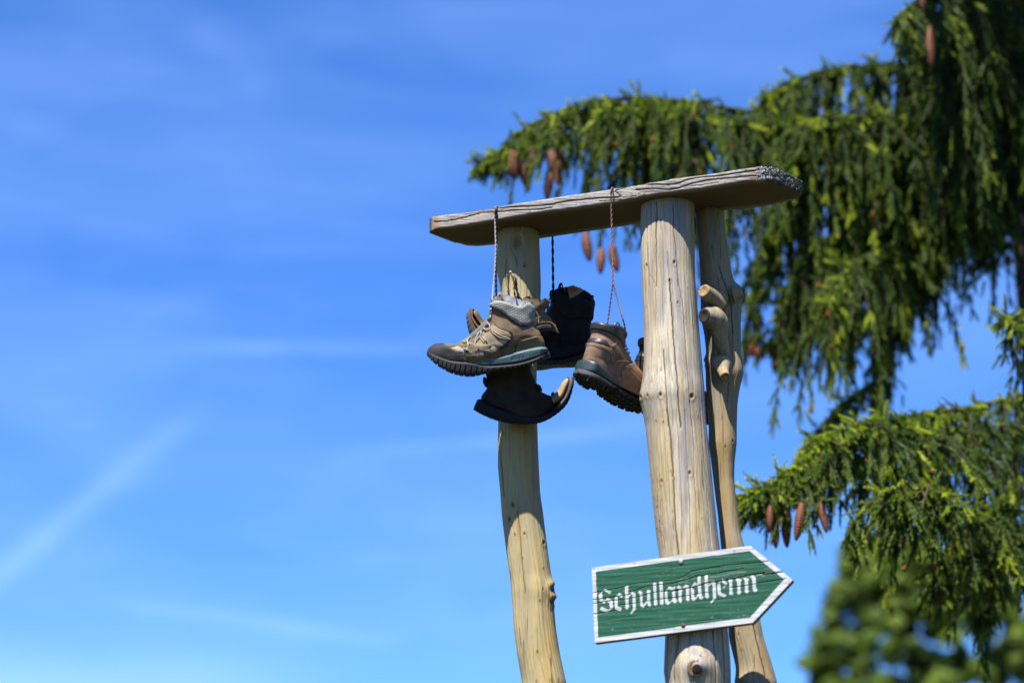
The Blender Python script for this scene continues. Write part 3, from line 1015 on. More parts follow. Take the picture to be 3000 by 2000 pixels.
for line, wd, a in ((L_(zb_, (60, 400), (330, 410)), 1.5, .7), (L_(zb_, (640, 365), (800, 345), (980, 345), (1040, 385)), 2.0, .85), (L_(zb_, (800, 440), (1040, 440)), 2.4, .8), (L_(zb_, (930, 260), (1200, 225), (1480, 165), (1850, 125)), 2.0, .8), (L_(zb_, (1520, 300), (1700, 260), (1800, 240)), 3.0, .8),
                    (L_(zb_, (1900, 240), (2150, 195), (2340, 170)), 2.6, .85), (L_(z5, (1850, 440), (2000, 415)), 3.0, .8), (L_(z5, (1400, 455), (1700, 405)), 1.2, .6), (L_(zb_, (650, 450), (780, 400)), 1.8, .6), (L_(zb_, (2280, 240), (2352, 230)), 2.0, .7)):
    d = seg_dist(uvf, line)
    sp = value_noise(np.stack([uvf[:, 0] / 9, uvf[:, 1] / 3, uvf[:, 0] * 0], -1), 1.0, int(line[0][0]))
    Stn = np.maximum(Stn, a * np.clip(1.2 - d / wd + sp * .4, 0, 1))
for _ in range(140):
    u, v = 1745 + 470 * rs.random(), 1660 + 190 * rs.random()
    if rs.random() < .5:
        u, v = 2010 + 120 * rs.normal() * .5, 1690 + 22 * rs.normal()
    Stn = np.maximum(Stn, .7 * np.exp(-(np.hypot((uvf[:, 0] - u) * .6, uvf[:, 1] - v) / (.6 + .6 * rs.random())) ** 2))
for (x, y, r_) in ((1378, 882, 4), (1710, 857, 3.4), (1648, 875, 2.8), (1565, 848, 2), (1465, 913, 2), (872, 952, 2), (335, 1005, 4), (1650, 800, 3), (1808, 262, 2.2), (1555, 432, 2.4), (405, 425, 1.2)):
    u, v = z5(x, y)
    Stn = np.maximum(Stn, .95 * np.exp(-(np.hypot(uvf[:, 0] - u, uvf[:, 1] - v) / r_ / .7) ** 4))
undul = value_noise(np.stack([uvf[:, 0] / 120, uvf[:, 1] / 14, uvf[:, 0] * 0], -1), 1.0, 21) * 0.00035
lift0 = Dp + undul
cellc = (UV[:-1, :-1] + UV[1:, 1:]) / 2
cc = cellc.reshape(-1, 2)
allf = grid_faces(NB, NA, flip=True)

inner = np.array([z5(163, 406), z5(1765, 187), z5(2128, 487), z5(1775, 882), z5(187, 1092)])
is_in = inside(cc, inner)


def sign_piece(name, mask, lift, mat, label=None, parent=None):
    fs = allf[mask]
    used = np.unique(fs)
    remap = np.full(len(uvf), -1)
    remap[used] = np.arange(len(used))
    Vv = on_sign_many(uvf[used], lift0[used] + lift)
    return mk(name, Vv, remap[fs], mat, parent or st, attrs={'crack': Ck[used] * (1.0 if lift < 0.0003 else .62), 'stain': np.clip(Stn[used] * (1 if lift < 0.0003 else .55), 0, 1)}, label=label)


# board: sides and back as a prism behind the face
TH_B = 0.030
edge = np.concatenate([resample(sgn_a[[0, 1]], 60), resample(sgn_a[[1, 2]], 30), resample(sgn_a[[2, 3]], 30), resample(sgn_a[[3, 4]], 60), resample(sgn_a[[4, 0]], 30)])
ne = len(edge)
cen = edge.mean(0)
lay = []
for lf, shr in ((0.0003, 0.998), (-0.0012, 1.001), (-TH_B + .001, 1.001), (-TH_B, 0.995)):
    e2 = cen + (edge - cen) * shr
    lay.append(on_sign_many(e2, np.full(ne, lf)))
Vb = np.vstack(lay + [on_sign_many(cen[None], [-TH_B])])
j = np.arange(ne)
fbk = [grid_faces(4, ne, True), np.stack([np.full(ne, 4 * ne), 3 * ne + (j + 1) % ne, 3 * ne + j], -1)]
z = np.zeros(len(Vb))
mk('board', Vb, fbk, M['board'], st, smooth=False, attrs={'crack': z, 'stain': z + .2})
sign_piece('painted_face', np.ones(len(cc), bool), 0.0, M['green'])
sign_piece('border', ~is_in, 0.0005, M['white'])
letters = {
    'S': (za, [[(130, 560), (185, 500), (300, 395), (335, 408), (380, 425), (350, 440), (460, 465), (430, 530), (390, 520), (345, 490), (275, 452), (240, 462), (205, 510), (225, 560), (235, 670), (300, 700), (355, 630), (375, 620), (400, 650), (500, 695), (508, 895), (470, 925), (350, 1030), (290, 1010), (150, 945), (205, 868), (390, 950), (445, 905), (420, 870), (405, 765), (360, 745), (345, 715), (315, 735), (280, 790), (150, 725), (135, 640)]]),
    'c': (za, [[(545, 650), (590, 590), (675, 495), (745, 560), (768, 590), (740, 630), (690, 610), (665, 580), (640, 580), (625, 610), (635, 850), (640, 870), (750, 895), (710, 985), (590, 955), (555, 915)]]),
    'h': (za, [[(820, 345), (850, 330), (880, 310), (915, 310), (912, 540), (915, 590), (975, 500), (1020, 475), (1105, 520), (1110, 940), (1075, 975), (1000, 1055), (960, 1050), (1025, 960), (1035, 920), (1020, 560), (985, 545), (915, 640), (920, 840), (940, 880), (885, 955), (815, 890), (840, 850), (830, 640)]]),
    'u': (za, [[(1170, 495), (1215, 440), (1280, 475), (1285, 600), (1295, 790), (1320, 815), (1410, 700), (1415, 540), (1395, 450), (1450, 410), (1510, 455), (1490, 500), (1495, 790), (1530, 825), (1480, 870), (1425, 830), (1420, 760), (1305, 900), (1235, 860), (1215, 560), (1200, 520)]]),
    'l': (za, [[(1570, 250), (1600, 235), (1650, 225), (1652, 400), (1675, 760), (1692, 785), (1642, 852), (1582, 810), (1595, 760)]]),
    'l2': (za, [[(1732, 225), (1765, 205), (1820, 205), (1835, 500), (1845, 740), (1858, 760), (1815, 830), (1748, 790), (1758, 750)]]),
    'a': (za, [[(1878, 480), (1950, 400), (2000, 330), (2100, 365), (2150, 320), (2160, 660), (2205, 710), (2165, 780), (2095, 750), (2075, 710), (1970, 825), (1895, 780), (1880, 600)], [(1950, 480), (1958, 700), (2010, 745), (2085, 680), (2072, 440), (1968, 405), (1925, 460)]]),
    'n': (zb_, [[(15, 550), (75, 480), (150, 540), (155, 590), (240, 480), (275, 465), (350, 500), (355, 835), (372, 860), (325, 910), (262, 870), (275, 830), (270, 560), (240, 535), (160, 640), (155, 840), (170, 880), (130, 950), (62, 900), (75, 860), (68, 580)]]),
    'd': (zb_, [[(398, 540), (450, 460), (505, 395), (575, 450), (578, 260), (655, 245), (660, 480), (690, 760), (733, 800), (700, 858), (620, 840), (605, 760), (490, 902), (415, 870), (400, 640)], [(470, 500), (578, 475), (597, 700), (520, 815), (490, 800), (482, 590), (435, 560), (430, 530)]]),
    'h2': (zb_, [[(760, 225), (845, 210), (855, 330), (850, 500), (940, 400), (960, 370), (1040, 400), (1055, 440), (1070, 820), (1040, 850), (945, 955), (915, 945), (985, 845), (975, 500), (940, 440), (855, 540), (862, 740), (888, 775), (840, 838), (765, 785), (785, 740), (765, 450)]]),
    'e': (zb_, [[(1095, 480), (1120, 455), (1180, 455), (1190, 640), (1205, 685), (1338, 735), (1300, 795), (1180, 765), (1115, 730), (1100, 640)], [(1130, 445), (1180, 360), (1205, 365), (1160, 447)], [(1245, 295), (1290, 350), (1370, 440), (1330, 475), (1270, 440), (1215, 380), (1225, 330)], [(1300, 490), (1328, 500), (1275, 560), (1250, 550)]]),
    'i': (zb_, [[(1390, 345), (1440, 290), (1505, 345), (1490, 400), (1500, 660), (1530, 710), (1480, 745), (1408, 720), (1425, 670), (1415, 440)]]),
    'm': (zb_, [[(1590, 330), (1640, 285), (1700, 330), (1755, 320), (1740, 370), (1715, 410), (1715, 620), (1738, 660), (1692, 742), (1618, 695), (1635, 640), (1625, 420)], [(1775, 300), (1840, 280), (1895, 300), (1945, 320), (1915, 370), (1918, 610), (1942, 640), (1890, 708), (1820, 650), (1835, 600), (1825, 350)], [(1960, 265), (2035, 215), (2105, 250), (2120, 300), (2122, 550), (2168, 605), (2125, 665), (2050, 630), (2035, 560), (2020, 310)]]),
}
for key, (zf, polys) in letters.items():
    msk = np.zeros(len(cc), bool)
    for p in polys:
        q = np.array(L_(zf, *p))
        bb2 = (cc[:, 0] > q[:, 0].min()) & (cc[:, 0] < q[:, 0].max()) & (cc[:, 1] > q[:, 1].min()) & (cc[:, 1] < q[:, 1].max())
        idx = np.where(bb2)[0]
        msk[idx] ^= inside(cc[idx], q)
    sign_piece('letter', msk, 0.0005, M['white'])
# screws
for (x, y, mt) in ((1050, 300, 'steel'), (1075, 965, 'rust')):
    p = on_sign(*z5(x, y), 0.0006)
    P = np.array([p - SN * .02, p + SN * .0002, p + SN * .0012, p + SN * .0020, p + SN * .0021, p + SN * .0008])
    mk('screw', *tube(P, [.002, .0052, .0052, .0042, .0022, .0018], 16), M[mt], st)


# ------------------------------------------------------------------ boots
def loft(L, R, W, rows, cols=72, e=2.5, sag=None, mod=None, smooth=True, frame=None):
    """closed rings between matching 2D curves L and R, half width W (metres); returns V, P2, ysign"""
    fn = smoothline if smooth else resample
    t = np.linspace(0, len(L) - 1, rows)
    Lc_, Rc_ = smoothline(L, rows), smoothline(R, rows)
    Wc = np.interp(t, np.arange(len(W)), W) if not callable(W) else np.array([W(x) for x in t / (len(L) - 1)])
    sg = np.interp(t, np.arange(len(sag)), sag) if sag is not None else np.zeros(rows)
    ph = np.linspace(0, 2 * np.pi, cols, endpoint=False)
    c, s_ = np.cos(ph), np.sin(ph)
    a = (1 - np.sign(c) * np.abs(c) ** (2 / e)) / 2
    y = np.sign(s_) * np.abs(s_) ** (2 / e)
    P2 = Lc_[:, None] + (Rc_ - Lc_)[:, None] * a[None, :, None]
    P2[..., 1] += sg[:, None] * np.sin(np.pi * a)[None]
    Yw = Wc[:, None] * y[None]
    if mod is not None:
        P2, Yw = mod(P2, Yw, np.linspace(0, 1, rows), a)
    return P2, Yw


class Frame:
    """2D drawing plane (u right, v down, in photograph pixels or mm) standing in the scene; third axis = width, + away"""
    def __init__(s, O, ex, ey, ez, u0, v0, sc):
        s.O, s.ex, s.ey, s.ez, s.u0, s.v0, s.sc = map(np.asarray, (O, ex, ey, ez, u0, v0, sc))

    def __call__(s, P2, Y):
        P2 = np.asarray(P2, float)
        Y = np.asarray(Y, float)
        return s.O + (P2[..., 0:1] - s.u0) * s.sc * s.ex + (P2[..., 1:2] - s.v0) * s.sc * s.ey + Y[..., None] * s.ez


def view_frame(u0, v0, d, yaw=0.0, roll=0.0):
    """upright plane facing the viewer at depth d, turned by yaw and rolled about its own horizontal"""
    O = atd(u0, v0, d)
    m = Matrix.Rotation(yaw, 3, Vector(UP))
    ex = np.array(m @ Vector(RX))
    ez = np.array(m @ Vector(FW))
    ey = -UP
    m2 = Matrix.Rotation(roll, 3, Vector(ex))
    ey = np.array(m2 @ Vector(ey))
    ez = np.array(m2 @ Vector(ez))
    return Frame(O, ex, ey, ez, u0, v0, d / F)


def ring_mesh(name, V, mat, parent, keep=None, caps=(False, False), flip=False, attrs=None, label=None, kind=None):
    nr, nc = V.shape[:2]
    fs = grid_faces(nr, nc, True, flip)
    if keep is not None:
        fs = fs[keep.ravel()]
    VV = V.reshape(-1, 3)
    out = [fs]
    j = np.arange(nc)
    if caps[0]:
        VV = np.vstack([VV, V[0].mean(0)])
        t = np.stack([np.full(nc, len(VV) - 1), (j + 1) % nc, j], -1)
        out.append(t[:, ::-1] if flip else t)
    if caps[1]:
        VV = np.vstack([VV, V[-1].mean(0)])
        b_ = (nr - 1) * nc
        t = np.stack([np.full(nc, len(VV) - 1), b_ + j, b_ + (j + 1) % nc], -1)
        out.append(t[:, ::-1] if flip else t)
    return mk(name, VV, out, mat, parent, label=label, kind=kind)


def outward(V):
    n = normals_grid(V)
    c = V.mean(axis=1, keepdims=True)
    s_ = np.sign(((V - c) * n).sum())
    return n * (1 if s_ >= 0 else -1)


def panel(name, base, poly, off, mat, parent, side='both', soft=6.0, label=None, hole=None, hfun=None):
    """raised piece following the upper: faces of the base grid inside poly, lifted by off (m); soft = blend in 2D units"""
    V, P2, Yw, N = base
    nr, nc = V.shape[:2]
    sd_ = sdist(P2.reshape(-1, 2), poly).reshape(nr, nc)
    if hole is not None:
        for h in hole:
            sd_ = np.minimum(sd_, -sdist(P2.reshape(-1, 2), h).reshape(nr, nc))
    k = np.clip(sd_ / soft, 0, 1)
    k = np.sqrt(1 - (1 - k) ** 2)
    lift = -0.0004 + (off + 0.0004) * k
    if hfun is not None:
        lift = lift + hfun(P2, k)
    Vl = V + N * lift[..., None]
    c = (sd_[:-1] + sd_[1:]) / 2
    c = (c + np.roll(c, -1, 1)) / 2
    keep = c > 0
    ym = (Yw[:-1] + np.roll(Yw[:-1], -1, 1)) / 2
    if side == 'near':
        keep &= ym < 0
    if side == 'far':
        keep &= ym > 0
    if not keep.any():
        return None
    fs = grid_faces(nr, nc, True, base_flip[0])[keep.ravel()]
    used = np.unique(fs)
    rm = np.full(nr * nc, -1)
    rm[used] = np.arange(len(used))
    return mk(name, Vl.reshape(-1, 3)[used], rm[fs], mat, parent, label=label)


base_flip = [False]


def surf_y(base, pts, lift=0.002, near=True):
    """3D points lying on the near side of the upper above 2D points"""
    V, P2, Yw, N = base
    m = (Yw < 0) if near else (Yw > 0)
    A = P2[m]
    B = V[m]
    Nn = N[m]
    out = []
    for p in pts:
        d = np.hypot(*(A - np.array(p)).T)
        k = np.argsort(d)[:4]
        w = 1 / (d[k] + .3)
        w /= w.sum()
        out.append((B[k] * w[:, None]).sum(0) + (Nn[k] * w[:, None]).sum(0) * lift)
    return np.array(out)


def strand(P, r, turns_per_m=70, n_per=None, amp=0.9):
    """two twisted yarns along P"""
    L = np.linalg.norm(np.diff(P, axis=0), axis=1).sum()
    n = max(12, int(L * turns_per_m * 6))
    Q = resample(smoothline(P, max(len(P) * 6, 12)), n)
    T = np.gradient(Q, axis=0)
    T /= np.linalg.norm(T, axis=1)[:, None] + 1e-12
    a = np.array([0.3, 1.0, 0.1])
    N = np.cross(T, a)
    N /= np.linalg.norm(N, axis=1)[:, None] + 1e-12
    B = np.cross(T, N)
    ph = np.linspace(0, L * turns_per_m * 2 * np.pi, n)
    parts = []
    for k in (0, np.pi):
        C = Q + r * amp * (N * np.cos(ph + k)[:, None] + B * np.sin(ph + k)[:, None])
        parts.append(tube(C, r, 6))
    return join(parts)


def leather(name, col, rough=0.8, var=0.42, dust=None, amt=0.3, sc=45, bm=0.55):
    return simple_mat(name, col, rough, 0.25, var, sc, bm, 420, 0.0007, dust, amt)


M['suede'] = leather('brown suede', (0.20, 0.133, 0.075), dust=(0.32, 0.23, 0.14), amt=0.55, sc=28)
M['suede_lt'] = leather('tan nubuck', (0.35, 0.28, 0.18), dust=(0.24, 0.18, 0.115), amt=0.45, sc=30)
M['suede_heel'] = leather('ochre brown heel leather', (0.29, 0.21, 0.10), dust=(0.19, 0.09, 0.07), amt=0.5, sc=24)
M['mesh_lt'] = simple_mat('cream mesh textile', (0.62, 0.55, 0.42), 0.9, 0.1, 0.15, 50, 0.7, 900, 0.0006)
M['tongue'] = simple_mat('grey green tongue textile', (0.17, 0.18, 0.155), 0.9, 0.15, 0.25, 70, 0.7, 700, 0.0006)
M['rubber'] = simple_mat('black rubber', (0.022, 0.022, 0.026), 0.62, 0.35, 0.3, 50, 0.25, 500, 0.0006, (0.06, 0.055, 0.05), 0.35)
M['rubber_toe'] = simple_mat('matt black toe rubber', (0.030, 0.028, 0.032), 0.7, 0.3, 0.2, 60, 0.35, 900, 0.0004, (0.07, 0.06, 0.055), 0.3)
M['teal'] = simple_mat('grey teal foam midsole', (0.105, 0.175, 0.20), 0.6, 0.3, 0.2, 40, 0.15, 600, 0.0005, (0.20, 0.24, 0.25), 0.35)
M['lining'] = simple_mat('pale grey lining', (0.86, 0.84, 0.80), 0.95, 0.1, 0.12, 60, 0.4, 500, 0.0006)
M['lace'] = simple_mat('pale grey lace', (0.40, 0.355, 0.30), 0.9, 0.15, 0.25, 300, 0.6, 1500, 0.0004)
M['lace_red'] = simple_mat('pinkish brown lace', (0.30, 0.165, 0.14), 0.9, 0.15, 0.55, 420, 0.6, 1500, 0.0004)
M['lace_black'] = simple_mat('black lace', (0.014, 0.013, 0.013), 0.85, 0.2, 0.3, 300, 0.5, 1500, 0.0004)
M['web'] = simple_mat('beige webbing', (0.45, 0.37, 0.29), 0.9, 0.1, 0.15, 200, 0.4, 1200, 0.0004)
M['thread'] = simple_mat('dark brown thread', (0.05, 0.028, 0.018), 0.9, 0.1, 0.2, 200, 0.2)
M['thread_lt'] = simple_mat('light thread', (0.42, 0.34, 0.28), 0.9, 0.1, 0.2, 200, 0.2)

cm, cg, cb = mat_new('grey ribbed collar mesh', 0.75, 0.3)
ct = cg.n('ShaderNodeTexCoord')
cw = cg.n('ShaderNodeTexWave', wave_type='BANDS', bands_direction='Z')
cw.inputs['Scale'].default_value = 90
cw.inputs['Distortion'].default_value = 0.6
cg.l(cg.mapping(ct.outputs['Object'], (1, 1, 1), (0, 0, 0), (0, math.radians(-14), 0)), cw.inputs['Vector'])
cw2 = cg.n('ShaderNodeTexWave', wave_type='BANDS', bands_direction='X')
cw2.inputs['Scale'].default_value = 70
cg.l(ct.outputs['Object'], cw2.inputs['Vector'])
chh = cg.math('ADD', cw.outputs['Fac'], cg.math('MULTIPLY', cw2.outputs['Fac'], 0.4))
cg.l(cg.mix(cg.math('MULTIPLY', chh, 0.7, clamp=True), (0.10, 0.10, 0.088), (0.33, 0.33, 0.29)), cb.inputs['Base Color'])
bump(cg, cb, chh, 0.6, 0.001)
M['collar'] = cm


def stitch_line(name, base, pts, mat, parent, lift=0.0012, r=0.0007, dash=None, side='near', squash=None):
    q = smoothline(np.array(pts, float), len(pts) * 7)
    P = surf_y(base, q, lift, side == 'near')
    for _ in range(2):
        P[1:-1] = (P[:-2] + 2 * P[1:-1] + P[2:]) / 4
    if dash is None:
        return mk(name, *tube(P, r, 6, squash=squash), mat, parent)
    L = np.linalg.norm(np.diff(P, axis=0), axis=1).sum()
    nd = int(L / dash)
    Q = resample(P, nd * 2 + 1)
    parts = []
    for i in range(nd):
        parts.append(tube(np.array([Q[2 * i], (Q[2 * i] + Q[2 * i + 1]) / 2, Q[2 * i + 1]]), r, 5))
    V, f_ = join(parts)
    return mk(name, V, f_, mat, parent, kind='stuff')


# ---- boot 1: tan hiking boot, seen from the side, toe to the left --------
z3 = lambda x, y: (x / 5.8075 + 1240, y / 5.8075 + 850)


def px3(*pts):
    return [z3(*p) for p in pts]


def wprof(vals):
    return vals


def build_tan_boot(label, fr, z, swap, group, detail=True, lace_pts=None, lace_mat='lace', M=M):
    c0 = z(1200, 900)
    bt = thing('hiking_boot', label, 'boot', fr(np.array(c0)[None], np.array([0.0]))[0], group)
    X = lambda *pts: [z(*p) for p in pts]
    Lp = X((1160, 40), (1150, 150), (1146, 270), (1150, 380), (1128, 500), (1050, 640), (900, 765), (760, 850), (620, 935), (450, 990), (330, 925), (210, 930), (125, 985), (85, 1060), (85, 1130))
    Rp = X((1862, 40), (1868, 150), (1872, 300), (1868, 440), (1875, 550), (1930, 640), (1985, 740), (2012, 810), (2032, 865), (2048, 920), (2062, 960), (2076, 1000), (2085, 1040), (2080, 1080), (2070, 1120))
    Wp = [.037, .0375, .037, .036, .037, .040, .042, .043, .044, .0455, .047, .048, .049, .049, .048]
    sag = [0, 0, 0, 0, 0, 0, 0, 0, 0, 0, 0, 0, 6, 12, 15]

    def mod(P2, Yw, t, a):
        A = a[None, :]
        T = t[:, None]
        foot = np.clip((T - .45) / .3, 0, 1)
        narrow = 1 - foot * 0.24 * np.clip((A - .45) / .3, 0, 1)        # narrower heel
        return P2, Yw * narrow
    P2, Yw = loft(Lp, Rp, Wp, 160, 124, 2.35, sag, mod)
    V = fr(P2, Yw)
    N = outward(V)
    wr = value_noise(V.reshape(-1, 3), 14, 3).reshape(V.shape[:2]) * .0013 + value_noise(V.reshape(-1, 3), 34, 8).reshape(V.shape[:2]) * .0007
    V = V + N * wr[..., None]
    base = (V, P2, Yw, N)
    # top rim: near side lower than far side
    near_rim = np.array(X((1100, 250), (1150, 215), (1200, 182), (1300, 180), (1400, 202), (1500, 240), (1590, 272), (1650, 275), (1700, 245), (1745, 218), (1800, 225), (1860, 262), (1900, 300)))
    far_rim = np.array(X((1100, 200), (1200, 110), (1330, 60), (1450, 80), (1600, 125), (1700, 165), (1800, 165), (1860, 195), (1900, 240)))
    near_rim = near_rim[np.argsort(near_rim[:, 0])]
    far_rim = far_rim[np.argsort(far_rim[:, 0])]

    def keep_faces(P2_, Yw_):
        cu = (P2_[:-1, :, 0] + np.roll(P2_[1:, :, 0], -1, 1)) / 2
        cv = (P2_[:-1, :, 1] + np.roll(P2_[1:, :, 1], -1, 1)) / 2
        rim = np.where(Yw_[:-1] < 0, np.interp(cu, near_rim[:, 0], near_rim[:, 1]), np.interp(cu, far_rim[:, 0], far_rim[:, 1]))
        return cv > rim
    kp = keep_faces(P2, Yw)
    fl = False
    # decide orientation
    fs = grid_faces(2, V.shape[1], True)
    q = V[:2].reshape(-1, 3)[fs[0]]
    nn = np.cross(q[1] - q[0], q[2] - q[0])
    fl = (nn @ N[0, 0]) < 0
    base_flip[0] = fl
    up = ring_mesh('upper', V, M['suede'], bt, keep=kp, flip=fl)
    ctr = V.mean(axis=1, keepdims=True)
    inn = V - N * 0.006
    nt_ = 80
    ring_mesh('lining', inn[:nt_], M['lining'], bt, keep=kp[:nt_ - 1], flip=not fl, caps=(False, True))
    # parts of the upper
    panel('collar', base, X((1090, 20), (1950, 20), (1905, 300), (1890, 450), (1870, 545), (1750, 600), (1620, 595), (1450, 475), (1300, 355), (1180, 300), (1130, 262)), .0055, M['collar'], bt, soft=9, hole=[X((1050, -60), (1950, -60)) + [tuple(p) for p in near_rim[::-1]]], label='grey ribbed padded collar')
    panel('toe_cap', base, X((20, 900), (180, 890), (330, 905), (450, 985), (620, 1060), (690, 1150), (720, 1290), (20, 1290)), .0022, M['rubber_toe'], bt, soft=3)
    Q = X((690, 1125), (900, 1120), (1060, 1100), (1280, 1000), (1420, 880), (1490, 790), (1450, 700), (1300, 655), (1190, 580), (1150, 600), (1060, 720), (900, 880), (740, 960), (620, 1030))
    I = [X((690, 1118), (705, 1072), (760, 1060), (815, 1110), (820, 1128)), X((888, 1112), (895, 1052), (960, 1030), (1030, 1060), (1055, 1105)),
         X((1112, 1015), (1105, 955), (1170, 930), (1275, 985), (1215, 1040), (1150, 1055)), X((1235, 825), (1440, 865), (1360, 915), (1285, 880))]
    panel('side_panel', base, Q, .0016, M['suede_lt'], bt, soft=2.5, hole=I, label='paler tan side panel')
    panel('heel_panel', base, X((1600, 870), (1720, 830), (1900, 780), (2010, 790), (2100, 960), (2100, 1100), (1560, 1100), (1560, 960)), .0018, M['suede_heel'], bt, soft=2.5)
    panel('toe_panel', base, X((450, 985), (600, 945), (690, 1010), (640, 1060), (560, 1050)), .0012, M['mesh_lt'], bt, soft=2.5)
    for p in I:
        panel('mesh_inset', base, p, .0006, M['mesh_lt'], bt, soft=2, side='near')
    # midsole
    mT = X((760, 1200), (850, 1208), (1000, 1198), (1200, 1155), (1430, 1092), (1600, 1036), (1780, 992), (1900, 970), (2000, 962), (2080, 972), (2112, 1005), (2118, 1040))
    mB = X((780, 1215), (900, 1250), (1050, 1275), (1200, 1275), (1400, 1265), (1560, 1245), (1700, 1215), (1850, 1170), (1950, 1125), (2040, 1080), (2090, 1050), (2118, 1045))
    mW = [.046, .0485, .0485, .0470, .0440, .0425, .0415, .0410, .0400, .0350, .0240, .008]

    def mmod(P2_, Yw_, t, a):
        A = a[None, :]
        T = t[:, None]
        notch = (np.abs(((T * 27) % 1) - .5) > .44) & (T > .42) & (A > .52) & (A < .95)
        notch2 = (np.abs(((T * 27) % 1) - .5) > .44) & (T > .50) & (A < .22) & (A > .03)
        band = np.exp(-((A - .5) / .05) ** 2) * (T > .4)
        sc_ = 1 - 0.045 * notch - .03 * notch2 - .04 * band - .05 * np.sin(np.pi * np.clip((T - .1) / .5, 0, 1)) * np.sin(np.pi * A)
        return P2_, Yw_ * sc_
    pm, ym = loft(mT, mB, mW, 200, 44, 5.0, None, mmod)
    ring_mesh('midsole', fr(pm, ym), M['teal'], bt, caps=(True, True), flip=fl)
    # outsole with lugs
    oT = X((72, 1020), (110, 1058), (180, 1090), (300, 1132), (400, 1165), (500, 1184), (620, 1192), (740, 1198), (880, 1222), (1000, 1262), (1200, 1272), (1400, 1262), (1560, 1242), (1700, 1212), (1850, 1165), (1950, 1120), (2040, 1075), (2120, 1035), (2145, 1075))
    oB = X((66, 1085), (100, 1150), (150, 1205), (260, 1300), (350, 1352), (450, 1405), (570, 1442), (700, 1468), (850, 1468), (980, 1440), (1160, 1390), (1400, 1352), (1560, 1328), (1700, 1298), (1850, 1252), (1950, 1210), (2050, 1178), (2160, 1140), (2150, 1090))
    oW = [.012, .026, .036, .043, .047, .049, .0505, .051, .0505, .050, .0485, .0455, .0435, .0425, .042, .0405, .036, .024, .010]

    def omod(P2_, Yw_, t, a):
        A = a[None, :]
        T = t[:, None]
        fore = T < .52
        ph_ = np.where(fore, T * 26, T * 34) % 1
        gr = (np.abs(ph_ - .5) > np.where(fore, .40, .36))
        side_g = gr & (A > .28) & (A < .97) & fore
        bot = gr & (A > .60)
        band = np.exp(-((A - .30) / .035) ** 2) * fore
        Y2 = Yw_ * (1 - .07 * side_g - .05 * band - .05 * (bot & ~fore))
        P3 = P2_.copy()
        # lift the bottom edge in the grooves
        dirv = P2_[:, :1] - P2_[:, P2_.shape[1] // 2:P2_.shape[1] // 2 + 1]
        ln = np.linalg.norm(dirv, axis=-1, keepdims=True) + 1e-6
        lift = 5.0 * np.broadcast_to((gr & (A > .5)), A.shape if False else (len(t), len(a)))[..., None] * np.clip((a[None, :, None] - .5) * 2, 0, 1)
        P3 = P3 + dirv / ln * lift
        Y2 = np.where(gr & (A > .9), Y2 * .93, Y2)
        return P3, Y2
    po, yo = loft(oT, oB, oW, 300, 40, 5.0, None, omod)
    ring_mesh('outsole', fr(po, yo), M['rubber'], bt, caps=(True, True), flip=fl)
    # tongue
    tg = smoothline(X((560, 985), (700, 905), (830, 815), (960, 705), (1095, 590), (1185, 430), (1225, 250), (1290, 130)), 60)
    tw = np.interp(np.linspace(0, 1, 60), [0, .3, .6, .85, 1], [.010, .013, .013, .013, .011])
    rip = .0016 * np.maximum(0, np.sin(np.linspace(0, 15, 60)))
    mk('tongue', *tube(fr(tg + np.array([1.5, 3.0]), np.zeros(60)), tw + rip, 20), M['tongue'], bt)
    # lacing
    lr = .0018
    wires = [X((640, 945), (700, 1005), (745, 1020)), X((735, 1022), (755, 960), (765, 870), (820, 815)), X((690, 905), (730, 900), (765, 860)), X((765, 905), (830, 935), (880, 905), (895, 830), (960, 735)),
             X((870, 770), (930, 760), (1000, 690), (1005, 660)), X((985, 755), (1000, 680), (1030, 650), (1060, 690), (1110, 690)), X((1060, 590), (1110, 565), (1140, 610), (1140, 680)), X((1110, 520), (1160, 480), (1165, 440)), X((1005, 700), (1050, 640), (1120, 590)), X((870, 900), (935, 820), (1000, 745))]
    for w_ in wires:
        P = surf_y(base, smoothline(np.array(w_), 24), .0045)
        for _ in range(3):
            P[1:-1] = (P[:-2] + 2 * P[1:-1] + P[2:]) / 4
        Vt, ft_ = tube(P, lr, 8)
        mk('lace', Vt, ft_, M[lace_mat], bt)
    for w_ in (X((1120, 670), (1200, 750), (1300, 810), (1450, 845)), X((1140, 655), (1230, 730), (1340, 785), (1460, 830)), X((950, 790), (990, 840), (1030, 890)), X((985, 780), (1020, 820), (1060, 865)), X((850, 915), (870, 950), (890, 980)), X((885, 905), (905, 940), (925, 965)), X((700, 1000), (715, 1020), (720, 1040))):
        q = smoothline(np.array(w_), 20)
        P = surf_y(base, q, .0024)
        mk('webbing', *tube(P, .0026, 8, squash=.5), M['web'], bt)
    for q in (X((640, 945), (700, 905)), X((1155, 330), (1150, 370)), X((1165, 450), (1150, 500))):
        pass
    for (x, y) in ((1155, 330), (1158, 380), (1150, 455), (1140, 500)):
        P = fr(np.array([z(x, y), z(x - 18, y - 6)]), np.array([-.014, -.016]))
        mk('hook', *tube(P, [.0032, .0038], 10), M['steel'], bt)
    # seams
    for s_ in (X((700, 1135), (900, 1128), (1065, 1108), (1285, 1005), (1430, 880), (1495, 800), (1478, 715), (1300, 650), (1195, 575)), X((1555, 1050), (1565, 960), (1600, 870), (1660, 800)), X((1130, 270), (1300, 362), (1450, 482), (1620, 600), (1760, 612)),
               X((1290, 755), (1380, 765), (1480, 800))):
        stitch_line('seam', base, s_, M['thread'], bt, .0012, .0009)
